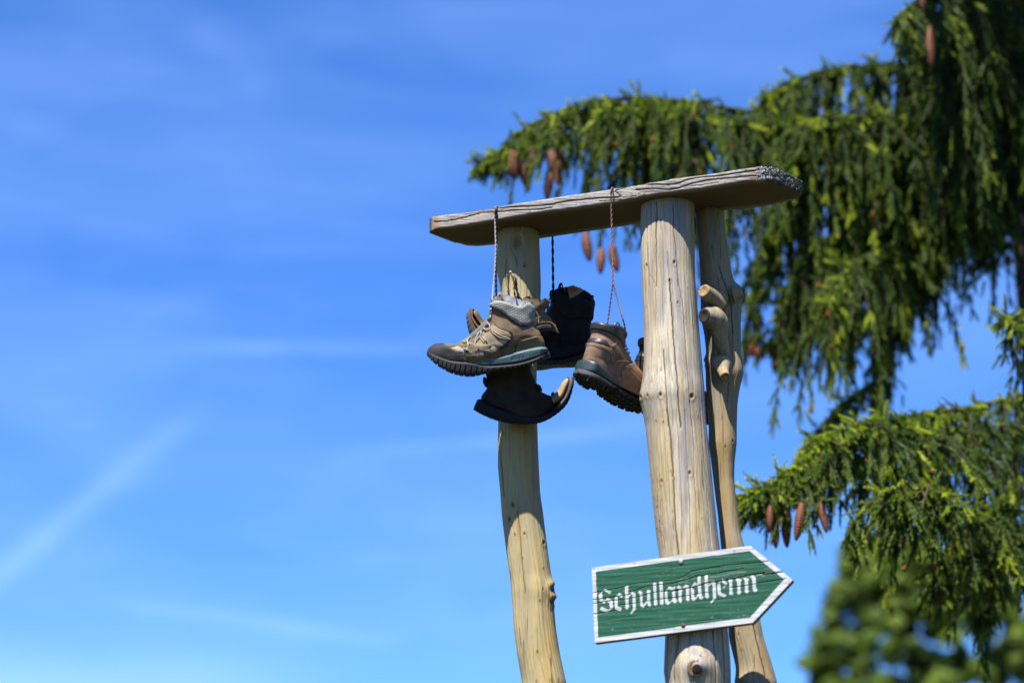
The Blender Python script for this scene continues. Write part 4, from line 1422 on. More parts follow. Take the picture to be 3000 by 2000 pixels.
    for (x, y) in ((1073, 905), (912, 998), (742, 1040), (1067, 1118)):
        P = surf_y(base, [z(x, y)], .0022)[0]
        mk('eyelet', *tube(np.array([P - fr.ez * -.001, P + fr.ez * -.0006]), [.0022, .0022], 10), M['thread'], bt)
    # pull loops
    P = fr(np.array(smoothline(np.array(X((1872, 350), (1895, 345), (1930, 390), (1962, 470), (1960, 545), (1915, 575), (1880, 520), (1872, 480))), 40)), np.zeros(40))
    mk('pull_loop', *tube(P, .0034, 8, squash=.45), M['web'], bt)
    P = fr(np.array(smoothline(np.array(X((1290, 185), (1272, 110), (1300, 66), (1325, 95), (1350, 150), (1420, 215))), 30)), np.full(30, -.01))
    mk('pull_loop', *tube(P, .0034, 8, squash=.45), M['web'], bt)
    return bt, base


d1 = (Y_A - 0.185) / math.cos(PITCH)
fr1 = view_frame(*z3(1200, 900), d1, yaw=math.radians(3))
boot1, base1 = build_tan_boot('tan hiking boot with black toe cap, toe pointing left, on a pale lace', fr1, z3, False, 'old boots hung from the plank')


def lace_line(name, boot, pts, r, mat, turns=70):
    P = np.array([atd(*p) for p in pts])
    V, f_ = strand(P, r, turns)
    return mk(name, V, f_, M[mat], boot)


def front_depth(u):
    i = int(np.argmin(abs(uu - u)))
    return project(Fp[i])[2] - .0035


df = front_depth(1450)
lace_line('lace', boot1, [(1475, 611, df + .08), (1462, 607, df + .03), (1452, 606, df), (1451, 612, df - .002), (1450, 640, df - .001), (1452, 720, df - .035), (1450, 780, df - .07), (1445, 840, df - .11), (1442, 882, d1 - .01)], .00125, 'lace', 40)


# ---- tan boot's mate, shade put into its colour, hung from the back edge of the plank ----------
M['shade_leather'] = leather('scuffed leather darkened for shade', (0.018, 0.014, 0.011), dust=(0.030, 0.022, 0.016), amt=0.5)  # near-black base colour stands in for the shade on both mates
M['old_leather'] = leather('worn brown leather', (0.21, 0.16, 0.085), dust=(0.25, 0.20, 0.12), amt=0.6, sc=22, bm=.8)
M['old_dark'] = leather('dark rotten leather', (0.030, 0.024, 0.017), dust=(0.075, 0.058, 0.036), amt=0.5, sc=20, bm=.8)
M['toe_tan'] = leather('sun bleached toe leather', (0.40, 0.30, 0.15), dust=(0.42, 0.34, 0.20), amt=0.6, sc=36, bm=.8)
M['crepe'] = simple_mat('grey weathered rubber sole', (0.105, 0.095, 0.10), 0.8, 0.25, 0.3, 50, 0.4, 300, 0.0008)
M['sole_blue'] = simple_mat('blue black rubber sole', (0.017, 0.019, 0.028), 0.8, 0.25, 0.4, 50, 0.4, 300, 0.0008)
M['welt'] = simple_mat('orange brown welt', (0.30, 0.145, 0.035), 0.75, 0.25, 0.35, 90, 0.4, 300, 0.0008)
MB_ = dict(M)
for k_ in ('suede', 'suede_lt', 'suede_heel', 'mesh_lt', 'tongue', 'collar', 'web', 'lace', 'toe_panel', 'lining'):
    MB_[k_] = M['shade_leather']
MB_['teal'] = M['sole_blue']  # teal midsole darkened too, standing in for shade
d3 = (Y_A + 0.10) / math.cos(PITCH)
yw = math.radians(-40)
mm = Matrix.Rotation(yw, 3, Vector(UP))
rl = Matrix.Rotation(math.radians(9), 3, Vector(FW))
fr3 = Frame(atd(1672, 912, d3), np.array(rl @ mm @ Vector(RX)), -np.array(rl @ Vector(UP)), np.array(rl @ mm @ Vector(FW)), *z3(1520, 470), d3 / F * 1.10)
boot3, base3 = build_tan_boot('mate of the tan boot with a heel loop, its shade put into near-black colours, hanging behind', fr3, z3, False, 'old boots hung from the plank', lace_mat='lace_black', M=MB_)
z3b5 = lambda x, y: (x / 5.6 + 1360, y / 5.6 + 820)
Pb = Bp[int(np.argmin(abs(uu - 1618)))]
q3 = atY(1621, 862, Pb[1] + .012)
mk('lace', *strand(np.array([Pb + [-.004, -.03, .041], Pb + [0, .001, .041], Pb + [0, .005, .036], Pb + [0, .005, 0], (Pb + q3) / 2 + [0, .004, 0], q3, q3 + [0.001, 0, -.02]]), .0019, 22), M['lace_black'], boot3)  # black colour stands in for the shade on this lace


# ---- old leather boots -----------------------------------------------------
def old_boot(label, fr, z, upL, upR, upW, rim, soT, soB, soW, m_up, m_sole, sag=None, seed=1, extra=None, lug=0.0):
    b = thing('leather_boot', label, 'boot', fr(np.array(z(*upL[2]))[None], np.array([0.0]))[0], 'old boots hung from the plank')
    X = lambda pts: [z(*p) for p in pts]
    P2, Yw = loft(X(upL), X(upR), upW, 130, 110, 2.3, sag)
    V = fr(P2, Yw)
    N = outward(V)
    w_ = value_noise(V.reshape(-1, 3), 11, seed).reshape(V.shape[:2]) * .0026 + value_noise(V.reshape(-1, 3), 30, seed + 1).reshape(V.shape[:2]) * .0011
    V = V + N * w_[..., None]
    fs = grid_faces(2, V.shape[1], True)
    q = V[:2].reshape(-1, 3)[fs[0]]
    fl = (np.cross(q[1] - q[0], q[2] - q[0]) @ N[0, 0]) < 0
    base_flip[0] = fl
    kp = None
    if rim is not None:
        rm_ = np.array(X(rim))
        cu = (P2[:-1, :, 0] + np.roll(P2[1:, :, 0], -1, 1)) / 2
        cv = (P2[:-1, :, 1] + np.roll(P2[1:, :, 1], -1, 1)) / 2
        jag = value_noise(V[:-1].reshape(-1, 3), 30, seed + 5).reshape(cu.shape) * 1.6
        kp = cv + jag > np.interp(cu, rm_[:, 0], rm_[:, 1]) + np.where(Yw[:-1] > 0, -4, 0)
    ring_mesh('upper', V, M[m_up], b, keep=kp, flip=fl)
    nt_ = 75
    ring_mesh('lining', (V - N * .004)[:nt_], M['old_dark'], b, keep=None if kp is None else kp[:nt_ - 1], flip=not fl, caps=(False, True))

    def smod(P2_, Yw_, t, a):
        g_ = (np.abs(((t * 22) % 1) - .5) > .40)[:, None] & (a[None, :] > .6)
        d_ = (P2_[:, :1] - P2_[:, len(a) // 2:len(a) // 2 + 1])
        d_ = d_ / (np.linalg.norm(d_, axis=-1, keepdims=True) + 1e-6)
        return P2_ + d_ * lug * g_[..., None], Yw_ * (1 - .04 * g_)
    ps, ys = loft(X(soT), X(soB), soW, 200, 44, 4.5, None, smod)
    ring_mesh('sole', fr(ps, ys), M[m_sole], b, caps=(True, True), flip=fl)
    return b, (V, P2, Yw, N)


d2 = (Y_A - 0.098) / math.cos(PITCH)
fr2 = view_frame(1480, 950, d2, yaw=math.radians(-6))
boot2, base2 = old_boot('ragged brown leather boot behind the tan one, its toe sole peeled up', fr2, z3b5,
    [(930, 250), (925, 330), (900, 450), (800, 600), (600, 720), (420, 810), (300, 830), (240, 790)],
    [(1400, 250), (1402, 330), (1395, 400), (1335, 480), (1338, 550), (1420, 610), (1455, 670), (1470, 740)],
    [.036, .036, .037, .037, .038, .038, .038, .036],
    [(900, 360), (960, 345), (1000, 302), (1050, 296), (1110, 318), (1235, 312), (1262, 372), (1290, 345), (1330, 322), (1385, 345), (1420, 390)],
    [(135, 468), (142, 560), (150, 620), (200, 720), (280, 800), (450, 880), (700, 900), (950, 840), (1165, 748), (1300, 702), (1450, 706), (1530, 830)],
    [(96, 466), (46, 570), (60, 730), (110, 900), (250, 1000), (450, 1040), (700, 1040), (950, 985), (1195, 872), (1300, 842), (1450, 836), (1562, 874)],
    [.020, .031, .036, .039, .040, .041, .041, .039, .037, .037, .034, .014], 'old_leather', 'crepe', sag=[0, 0, 0, 0, 2, 6, 10, 12], seed=11, lug=1.0)
X2 = lambda pts: [z3b5(*p) for p in pts]
pw, yw_ = loft(X2([(150, 470), (158, 560), (170, 625), (222, 712), (300, 785), (460, 862), (700, 880)]), X2([(128, 470), (138, 560), (148, 628), (198, 724), (278, 804), (448, 886), (700, 905)]), [.021, .032, .037, .040, .041, .042, .042], 60, 30, 5)
ring_mesh('welt', fr2(pw, yw_), M['welt'], boot2, caps=(True, True), flip=base_flip[0])
pw, yw_ = loft(X2([(1165, 742), (1300, 695), (1450, 699), (1535, 826)]), X2([(1168, 754), (1300, 708), (1450, 712), (1530, 834)]), [.0375, .0375, .0345, .0145], 40, 30, 5)
ring_mesh('welt', fr2(pw, yw_), M['welt'], boot2, caps=(True, True), flip=base_flip[0])
pt, yt = loft(X2([(160, 505), (182, 496), (215, 502), (268, 610), (330, 690), (420, 705), (560, 740)]), X2([(152, 520), (150, 560), (165, 600), (225, 690), (300, 770), (430, 850), (560, 880)]), [.012, .022, .028, .032, .035, .037, .037], 60, 44, 2.2)
Vt = fr2(pt, yt)
Vt = Vt + outward(Vt) * (value_noise(Vt.reshape(-1, 3), 22, 7).reshape(Vt.shape[:2]) * .0016)[..., None]
ring_mesh('toe_flap', Vt, M['old_leather'], boot2, caps=(True, True), flip=base_flip[0])
stitch_line('seam', base2, X2([(1190, 640), (1300, 600), (1400, 600), (1450, 680)]), M['thread_lt'], boot2, .0015, .0008)
lace_line('lace', boot2, [(1501, 806, d2 - .02), (1504, 806, d2 - .022), (1507, 815, d2 - .022), (1506, 840, d2 - .022), (1508, 862, d2 - .02), (1512, 882, d2 - .01)], .0015, 'lace', 40)
lace_line('lace', boot2, [(1503, 806, d2 - .012), (1511, 820, d2 - .01), (1514, 850, d2 - .008), (1522, 872, d2 - .006), (1532, 882, d2)], .0018, 'lace_black', 40)
lace_line('lace', boot2, [(1514, 868, d2 - .03), (1524, 880, d2 - .03), (1532, 884, d2 - .03), (1540, 874, d2 - .03), (1550, 872, d2 - .02)], .0024, 'lace_black', 40)

z7 = lambda x, y: (x / 7.127 + 1370, y / 7.127 + 1060)
d4 = (Y_A - 0.100) / (math.cos(PITCH) + math.sin(PITCH) * 160 / F)
fr4 = view_frame(1500, 1170, d4, yaw=math.radians(4))
boot4, base4 = old_boot('dark rotten boot hanging lowest on the thin log, its tan toe curled up', fr4, z7,
    [(400, 60), (388, 200), (394, 300), (376, 400), (392, 530), (310, 670), (276, 760), (300, 840), (450, 900), (800, 1025)],
    [(1300, 60), (1330, 200), (1400, 360), (1450, 480), (1512, 590), (1680, 680), (1815, 740), (1855, 840), (1845, 940), (1720, 1050)],
    [.036, .036, .037, .038, .039, .041, .042, .042, .042, .041], None,
    [(212, 780), (285, 778), (450, 880), (800, 1010), (1200, 1115), (1500, 1110), (1700, 1040), (1860, 900), (2000, 730), (2080, 560), (2112, 400), (2105, 316)],
    [(120, 995), (270, 1085), (520, 1195), (800, 1268), (1150, 1300), (1450, 1278), (1650, 1205), (1850, 1080), (2030, 920), (2140, 710), (2215, 430), (2188, 316)],
    [.024, .034, .037, .039, .041, .044, .046, .046, .043, .038, .030, .018], 'old_dark', 'sole_blue', sag=[0, 0, 0, 0, 4, 8, 10, 12, 14, 14], seed=23, lug=1.2)
X4 = lambda pts: [z7(*p) for p in pts]
pw, yw_ = loft(X4([(1850, 905), (1990, 735), (2075, 560), (2105, 400), (2092, 314)]), X4([(1870, 985), (2040, 785), (2135, 575), (2180, 405), (2172, 314)]), [.0465, .0435, .0385, .0305, .0190], 60, 30, 5)
ring_mesh('welt', fr4(pw, yw_), M['crepe'], boot4, caps=(True, True), flip=base_flip[0])
pt, yt = loft(X4([(2085, 338), (2045, 356), (1960, 440), (1905, 555), (1840, 640), (1770, 690), (1720, 740)]), X4([(2108, 350), (2104, 450), (2080, 560), (2005, 720), (1935, 800), (1860, 872), (1800, 910)]), [.014, .022, .029, .034, .037, .038, .036], 80, 50, 2.2)
Vt = fr4(pt, yt)
Vt = Vt + outward(Vt) * (value_noise(Vt.reshape(-1, 3), 20, 17).reshape(Vt.shape[:2]) * .0016)[..., None]
ring_mesh('toe_flap', Vt, M['toe_tan'], boot4, caps=(True, True), flip=base_flip[0], label='sunlit tan leather of the curled toe')
parts_ = []
rg = np.random.default_rng(8)
for (x, y, k_) in ((362, 372, 14), (350, 400, 10), (385, 470, 8), (1450, 500, 14), (1490, 540, 14), (1505, 575, 8), (1790, 690, 12), (1845, 760, 12), (430, 180, 6)):
    for _ in range(k_):
        u, v = z7(x + rg.normal(0, 16), y + rg.normal(0, 18))
        parts_.append(blob(fr4(np.array([u, v]), np.array(rg.normal(0, .012))), .0022 + .002 * rg.random(), int(rg.integers(1e6)), 4, 6))
mk('frayed_edge', *join(parts_), M['old_dark'], boot4, kind='stuff')
dfa = front_depth(1455)
lace_line('lace', boot4, [(1453, 612, dfa + .001), (1453, 640, dfa - .0005), (1453, 700, dfa - .005), (1453, 780, dfa - .03), (1454, 860, dfa - .05), (1458, 930, dfa - .05), (1462, 1000, d4 + .012), (1463, 1075, d4 - .01)], .0017, 'lace_black', 40)

# ---- brown boot seen from behind and below, and its mate behind the log ----
M['leather5'] = leather('pinkish brown nubuck', (0.33, 0.20, 0.135), dust=(0.155, 0.090, 0.062), amt=0.5, sc=26)
M['leather5b'] = leather('brown nubuck overlay', (0.27, 0.165, 0.105), dust=(0.27, 0.17, 0.11), amt=0.5, sc=26)
M['toe5'] = leather('orange brown nubuck', (0.40, 0.225, 0.115), dust=(0.22, 0.13, 0.075), amt=0.4, sc=26)
M['collar5'] = simple_mat('black smooth leather collar', (0.035, 0.036, 0.036), 0.42, 0.5, 0.25, 60, 0.3, 500, 0.0006)
M['mid5'] = simple_mat('dark blue green midsole', (0.028, 0.050, 0.058), 0.42, 0.45, 0.2, 50, 0.15, 600, 0.0005)
M['out5'] = simple_mat('dark lugged rubber', (0.030, 0.026, 0.022), 0.75, 0.3, 0.6, 40, 0.4, 300, 0.001, (0.10, 0.07, 0.03), 0.4)
M['rand5'] = simple_mat('charcoal rubber rand', (0.085, 0.085, 0.095), 0.7, 0.3, 0.2, 70, 0.4, 600, 0.0006)


def cut_boot(label, anchor, psi, drop, roll, K, laces):
    T = np.array([math.cos(psi) * math.cos(drop), math.sin(psi) * math.cos(drop), -math.sin(drop)])
    ez = np.array([-math.sin(psi), math.cos(psi), 0.0])
    up = np.cross(T, ez)
    if up[2] < 0:
        up = -up
    rm = Matrix.Rotation(roll, 3, Vector(T))
    ez = np.array(rm @ Vector(ez))
    up = np.array(rm @ Vector(up))
    fr = Frame(anchor, T, -up * 1.2, ez, 46, -132, 0.00094)
    b = thing('hiking_boot', label, 'boot', anchor, 'old boots hung from the plank')
    Lp = [(94, -150), (95, -132), (94, -116), (100, -104), (118, -92), (148, -80), (188, -69), (228, -62), (256, -54), (275, -42), (283, -28), (281, -14)]
    Rp = [(2, -150), (0, -132), (2, -118), (6, -104), (4, -92), (0, -80), (-3, -68), (-5, -58), (-6, -50), (-6, -42), (-4, -30), (0, -18)]
    Wp = [.033, .0345, .0335, .0335, .036, .039, .042, .044, .0455, .0465, .0465, .045]

    def mod(P2, Yw, t, a):
        A = a[None, :]
        return P2, Yw * (1 - np.clip((t[:, None] - .4) / .3, 0, 1) * .24 * np.clip((A - .45) / .3, 0, 1))
    P2, Yw = loft(Lp, Rp, Wp, 140, 124, 2.3, None, mod)
    V = fr(P2, Yw)
    N = outward(V)
    w_ = value_noise(V.reshape(-1, 3), 13, 31).reshape(V.shape[:2]) * .0013 + value_noise(V.reshape(-1, 3), 32, 5).reshape(V.shape[:2]) * .0007
    V = V + N * w_[..., None]
    base = (V, P2, Yw, N)
    fs = grid_faces(2, V.shape[1], True)
    q = V[:2].reshape(-1, 3)[fs[0]]
    fl = (np.cross(q[1] - q[0], q[2] - q[0]) @ N[0, 0]) < 0
    base_flip[0] = fl
    rimf = lambda x: -132 + 4 * np.cos((x - 5) / 90 * 2 * np.pi) - 3 * np.clip((x - 60) / 30, 0, 1)
    cu = (P2[:-1, :, 0] + np.roll(P2[1:, :, 0], -1, 1)) / 2
    cv = (P2[:-1, :, 1] + np.roll(P2[1:, :, 1], -1, 1)) / 2
    kp = cv > rimf(cu)
    ring_mesh('upper', V, K['leather'], b, keep=kp, flip=fl)
    ring_mesh('lining', (V - N * .006)[:66], K['collar'], b, keep=kp[:65], flip=not fl, caps=(False, True))
    rimpts = [(x, rimf(x)) for x in np.linspace(-30, 130, 30)]
    panel('collar', base, [(-30, -112), (20, -111), (50, -109), (66, -102), (78, -94), (92, -100), (130, -112)] + rimpts[::-1], .0050, K['collar'], b, soft=5)
    panel('heel_patch', base, [(-30, -94), (22, -94), (34, -84), (26, -83), (-30, -82)], .0020, K['collar'], b, soft=3)
    panel('heel_band', base, [(-30, -81), (30, -82), (44, -80), (62, -60), (64, -50), (55, -52), (40, -68), (26, -74), (-30, -73)], .0012, K['over'], b, soft=2)
    panel('ankle_overlay', base, [(34, -88), (56, -106), (80, -100), (96, -96), (120, -92), (105, -66), (78, -70), (62, -62), (48, -76)], .0018, K['over'], b, soft=2)
    panel('toe_overlay', base, [(92, -30), (90, -48), (96, -62), (112, -72), (150, -84), (200, -74), (300, -70), (300, -10), (92, -10)], .0022, K['toe'], b, soft=3)
    for s_ in ([(-6, -80), (20, -81), (34, -80), (46, -76), (60, -61)], [(-5, -76), (18, -77), (32, -76), (44, -70), (56, -56)], [(-4, -110), (25, -109), (50, -107), (64, -101)], [(36, -86), (56, -104), (76, -99)],
               [(63, -61), (80, -68), (104, -72)], [(93, -34), (92, -48), (98, -61), (112, -70)], [(100, -60), (130, -52), (170, -44), (210, -38)]):
        for sd in ('near', 'far'):
            stitch_line('stitching', base, s_, K['thread'], b, .0030, .00055, dash=.0026, side=sd)
    for x in (8, 26, 44, 62, 80):
        P = surf_y(base, [(x, -122)], .0052)[0]
        n_ = (P - b.location) if False else -fr.ez
        mk('eyelet', *tube(np.array([P - n_ * .001, P + n_ * .0006]), .0016, 8), K['rand'], b)
    mT = [(-7, -42), (10, -42), (40, -36), (80, -29), (130, -25), (180, -25), (230, -26), (265, -28), (288, -32)]
    mB = [(-10, -18), (10, -16), (40, -15), (80, -13), (130, -12), (180, -11), (230, -11), (265, -13), (290, -20)]
    mW = [.015, .0335, .0375, .038, .043, .048, .049, .040, .012]
    mW2 = [.5, 1, 1, 1, 1, 1, 1, 1, 1]

    def mmod(P2_, Yw_, t, a):
        groove = np.exp(-((a - .42) / .05) ** 2)[None, :]
        return P2_, Yw_ * (1 - .07 * groove)
    f1 = lambda s_: float(np.interp(s_, np.linspace(0, 1, 9), mW))
    wprof_ = lambda s_: max(.002, f1(s_)) if s_ > .15 else .036 * math.sqrt(max(.02, 1 - (1 - s_ / .15) ** 2))
    pm, ym = loft(mT, mB, wprof_, 160, 50, 5, None, mmod)
    ring_mesh('midsole', fr(pm, ym), K['mid'], b, caps=(True, True), flip=fl)
    # outsole: heel block, raised waist, forefoot
    oT = [(-11, -20), (10, -18), (40, -16), (72, -14), (84, -13), (100, -12), (130, -12), (180, -11), (230, -11), (265, -13), (291, -22)]
    oB = [(-12, -6), (8, 0), (40, 2), (70, 2), (76, -5), (98, -5), (110, 2), (170, 5), (225, 3), (262, -2), (292, -16)]
    ow = [.016, .0345, .039, .0395, .039, .040, .0435, .049, .0505, .041, .012]
    f2 = lambda s_: float(np.interp(s_, np.linspace(0, 1, 11), ow))
    owf = lambda s_: f2(s_) if s_ > .17 else .0385 * math.sqrt(max(.02, 1 - (1 - s_ / .17) ** 2))

    def omod(P2_, Yw_, t, a):
        g_ = (np.abs(((t * 24) % 1) - .5) > .34)[:, None] & (a[None, :] > .5)
        P3 = P2_.copy()
        ins = (np.abs(Yw_) < .8 * np.abs(Yw_).max(axis=1, keepdims=True))
        P3[..., 1] = P3[..., 1] - 4.5 * g_
        return P3, Yw_ * (1 - .05 * g_)
    po, yo = loft(oT, oB, owf, 260, 52, 4.5, None, omod)
    ring_mesh('outsole', fr(po, yo), K['out'], b, caps=(True, True), flip=fl)
    # separate lugs under the sole
    lug = []
    rg = np.random.default_rng(2)
    for ix, x in enumerate(np.arange(4, 276, 15)):
        if 70 < x < 100:
            continue
        wl = np.interp(x, [0, 40, 110, 180, 230, 262, 290], [.024, .036, .040, .046, .046, .036, .012])
        zb2 = np.interp(x, [i[0] for i in oB], [i[1] for i in oB])
        for y in np.linspace(-wl + .006, wl - .006, 4):
            cx, cy = x + (ix % 2) * 2 + rg.normal(0, 1), y
            w2, h2 = 5.4, .0062
            ring = [(cx - w2, cy - h2), (cx + w2 * .6, cy - h2 * .8), (cx + w2, cy), (cx + w2 * .5, cy + h2), (cx - w2 * .9, cy + h2 * .7)]
            up_ = fr(np.array([[p[0], zb2 - 3] for p in ring]), np.array([p[1] for p in ring]))
            dn_ = fr(np.array([[cx + (p[0] - cx) * .85, zb2 + 3.2] for p in ring]), np.array([cy + (p[1] - cy) * .85 for p in ring]))
            Vl = np.vstack([up_, dn_, dn_.mean(0)])
            j_ = np.arange(5)
            lug.append((Vl, [grid_faces(2, 5, True), np.stack([np.full(5, 10), 5 + j_, 5 + (j_ + 1) % 5], -1)]))
    mk('lugs', *join(lug), K['out'], b, kind='stuff', smooth=False)
    # rand around the heel: a thin proud band with moulded relief
    rT = [(-13, -19), (10, -17), (40, -15), (66, -13), (82, -10)]
    rB = [(-14, -9), (8, -6), (40, -6), (66, -5), (84, -7)]
    rwf = lambda s_: float(np.interp(s_, [0, .25, .5, .75, 1], [.0, .0365, .0405, .0405, .040])) if s_ > .42 else .0400 * math.sqrt(max(.03, 1 - (1 - s_ / .42) ** 2))
    pr, yr = loft(rT, rB, rwf, 80, 40, 6)
    ring_mesh('heel_rand', fr(pr, yr), K['rand'], b, caps=(True, False), flip=fl)
    # pull loop and laces at the throat
    P = fr(smoothline(np.array([(70, -130), (66, -142), (74, -150), (84, -146), (88, -134)], float), 24), np.full(24, 0.004))
    mk('pull_loop', *tube(P, .0026, 8, squash=.5), K['collar'], b)
    for (x, y) in ((97, -112), (99, -104), (104, -98), (118, -92), (134, -86)):
        P = surf_y(base, [(x - 4, y)], .0035)[0]
        mk('hook', *tube(np.array([P, P - fr.ez * .004]), [.003, .004], 10), M['steel'], b)
    for k_ in range(5):
        x = 104 + 18 * k_
        y = np.interp(x, [p[0] for p in Lp[3:9]], [p[1] for p in Lp[3:9]])
        P = fr(np.array([(x - 5, y + 7), (x, y - 2.5), (x + 5, y + 7)], float), np.array([-.016, 0, .016]))
        mk('lace', *tube(smoothline(P, 14), .0018, 7), M[laces], b)
    return b, base, fr


K5 = dict(leather=M['leather5'], over=M['leather5b'], toe=M['toe5'], collar=M['collar5'], mid=M['mid5'], out=M['out5'], rand=M['rand5'], thread=M['thread_lt'])
i5 = int(np.argmin(abs(uu - 1795)))
Y5 = Fp[i5][1] + 0.01
anchor5 = atY(1786, 957, Y5)
boot5, base5, fr5 = cut_boot('brown nubuck boot seen from behind and below, hung on a pinkish lace', anchor5, math.radians(47), math.radians(9), math.radians(14), K5, 'lace_red')
d5 = front_depth(1792)
pA = project(fr5(np.array([30, -128.0]), np.array(.030)))
pB = project(fr5(np.array([88, -112.0]), np.array(-.036)))
for pts in ([(1806, 556, d5 + .07), (1796, 552, d5 + .03), (1793, 551, d5), (1791, 556, d5 - .002), (1790, 585, d5 - .001), (1791, 620, d5 - .004), (1793, 700, d5 - .02), (1796, 830, d5 - .06)],):
    lace_line('lace', boot5, pts, .0014, 'lace_red', 40)
lace_line('lace', boot5, [(1796, 828, d5 - .06), (1789, 880, d5 - .06), (1783, 925, d5 - .06), (1779, 950, pA[2])], .0012, 'lace_red', 50)
lace_line('lace', boot5, [(1796, 828, d5 - .06), (1810, 880, d5 - .07), (1822, 925, pB[2] - .01), (1830, 955, pB[2] - .006), (1834, 985, pB[2] - .004)], .0012, 'lace_red', 50)
K6 = dict(leather=M['shade_leather'], over=M['shade_leather'], toe=M['shade_leather'], collar=M['collar5'], mid=M['mid5'], out=M['out5'], rand=M['mid5'], thread=M['lace_black'])  # brown boot's materials swapped for dark ones to stand for shade
anchor6 = atY(1925, 1000, Y_B + 0.155)
boot6, base6, fr6 = cut_boot('mate of the brown boot, shade put into its dark colours, mostly hidden behind the thickest log, heel showing left of it', anchor6, math.radians(36), math.radians(10), math.radians(9), K6, 'lace_black')
i6 = int(np.argmin(abs(uu - 1940)))
pT = Bp[i6]
P = np.array([pT + [0, 0.004, .02], pT + [0, .004, -.01], (pT + anchor6) / 2 + [0, .01, 0], fr6(np.array([60, -130.0]), np.array(0.0))])
mk('lace', *strand(P, .0019, 45), M['lace_black'], boot6)


# ------------------------------------------------------------------ spruce
def foliage_mat(name, dark, mid, tip, trans=0.35):
    m, g, b = mat_new(name, 0.6, 0.25)
    t_ = attr(g, 'tint')
    c = g.ramp(t_, [(0.0, dark), (0.5, mid), (1.0, tip)])
    oi = g.noise(g.n('ShaderNodeTexCoord').outputs['Object'], 3.5, 3, 0.6)
    c = g.mix(g.math('MULTIPLY', g.ramp(oi, [(0.4, 0), (0.7, 1)]), 0.35), c, tuple(x * 0.65 for x in mid))
    g.l(c, b.inputs['Base Color'])
    tr = g.n('ShaderNodeBsdfTranslucent')
    g.l(g.mix(1.0, c, (1.0, 1.15, 0.35), 'MULTIPLY'), tr.inputs[0])
    ms = g.n('ShaderNodeMixShader')
    ms.inputs[0].default_value = trans
    g.l(b.outputs[0], ms.inputs[1])
    g.l(tr.outputs[0], ms.inputs[2])
    g.l(ms.outputs[0], g.t.nodes['Material Output'].inputs[0])
    return m


M['needles'] = foliage_mat('spruce needles', (0.016, 0.038, 0.009), (0.078, 0.125, 0.010), (0.40, 0.46, 0.022), .34)
M['bark'] = simple_mat('spruce bark', (0.085, 0.060, 0.042), 0.9, 0.15, 0.4, 40, 0.8, 90, 0.01)
M['twig'] = simple_mat('brown twigs', (0.10, 0.065, 0.038), 0.9, 0.15, 0.35, 60, 0.3, 200)
M['cone'] = simple_mat('reddish brown cone scales', (0.24, 0.075, 0.032), 0.6, 0.3, 0.4, 140, 0.6, 300, 0.002, (0.26, 0.12, 0.06), 0.5)
M['pollen'] = simple_mat('orange red pollen cones', (0.30, 0.050, 0.014), 0.85, 0.25, 0.25, 100, 0)

# shoot prototypes: a 3-sided twig with needles all round, along +Z, length 1
NEED = 40


def shoot_proto(seed, L=0.080, nl=0.0190, n=NEED, wd=0.0027, cr=.0058):
    rg = np.random.default_rng(seed)
    V, T_ = [], []
    for i in range(n):
        t = (i + rg.random()) / n
        a = i * 2.399 + rg.normal(0, .3)
        # needles sweep forward and favour the upper side
        d = np.array([math.cos(a), math.sin(a), 0.5 + .35 * rg.random() + (0.9 if t > .9 else 0)])
        d /= np.linalg.norm(d)
        ln = nl * (0.8 + .4 * rg.random()) * (1 - .25 * t)
        base = np.array([0, 0, t * L])
        s_ = np.cross(d, rg.normal(size=3))
        s_ /= np.linalg.norm(s_)
        w = wd
        V += [base + s_ * w, base - s_ * w, base + d * ln]
        T_ += [t, t, min(1, t + .15)]
    # the twig with its packed needle bases, an uneven spindle
    m_ = len(V)
    for q in range(4):
        for t, rr_ in ((0.0, cr * .8), (.45, cr), (1.0, cr * .15)):
            a = q * 1.571 + t
            V.append(np.array([math.cos(a) * rr_, math.sin(a) * rr_, t * L]))
            T_.append(-.25 + .5 * t)
    tri = [(3 * i, 3 * i + 1, 3 * i + 2) for i in range(n)]
    for q in range(4):
        a0, b0 = m_ + 3 * q, m_ + 3 * ((q + 1) % 4)
        for h in (0, 1):
            tri += [(a0 + h, b0 + h, b0 + h + 1), (a0 + h, b0 + h + 1, a0 + h + 1)]
    return np.array(V), np.array(T_), np.array(tri)


PROTO = [shoot_proto(i) for i in range(6)]
PROTO_FAR = [shoot_proto(i, n=18, nl=.021, wd=.0042, cr=.0095) for i in range(4)]


def basis(D, rg):
    D = D / (np.linalg.norm(D, axis=1, keepdims=True) + 1e-9)
    r_ = rg.normal(size=D.shape)
    X_ = np.cross(D, r_)
    X_ /= np.linalg.norm(X_, axis=1, keepdims=True) + 1e-9
    Y_ = np.cross(D, X_)
    return np.stack([X_, Y_, D], -1)          # columns


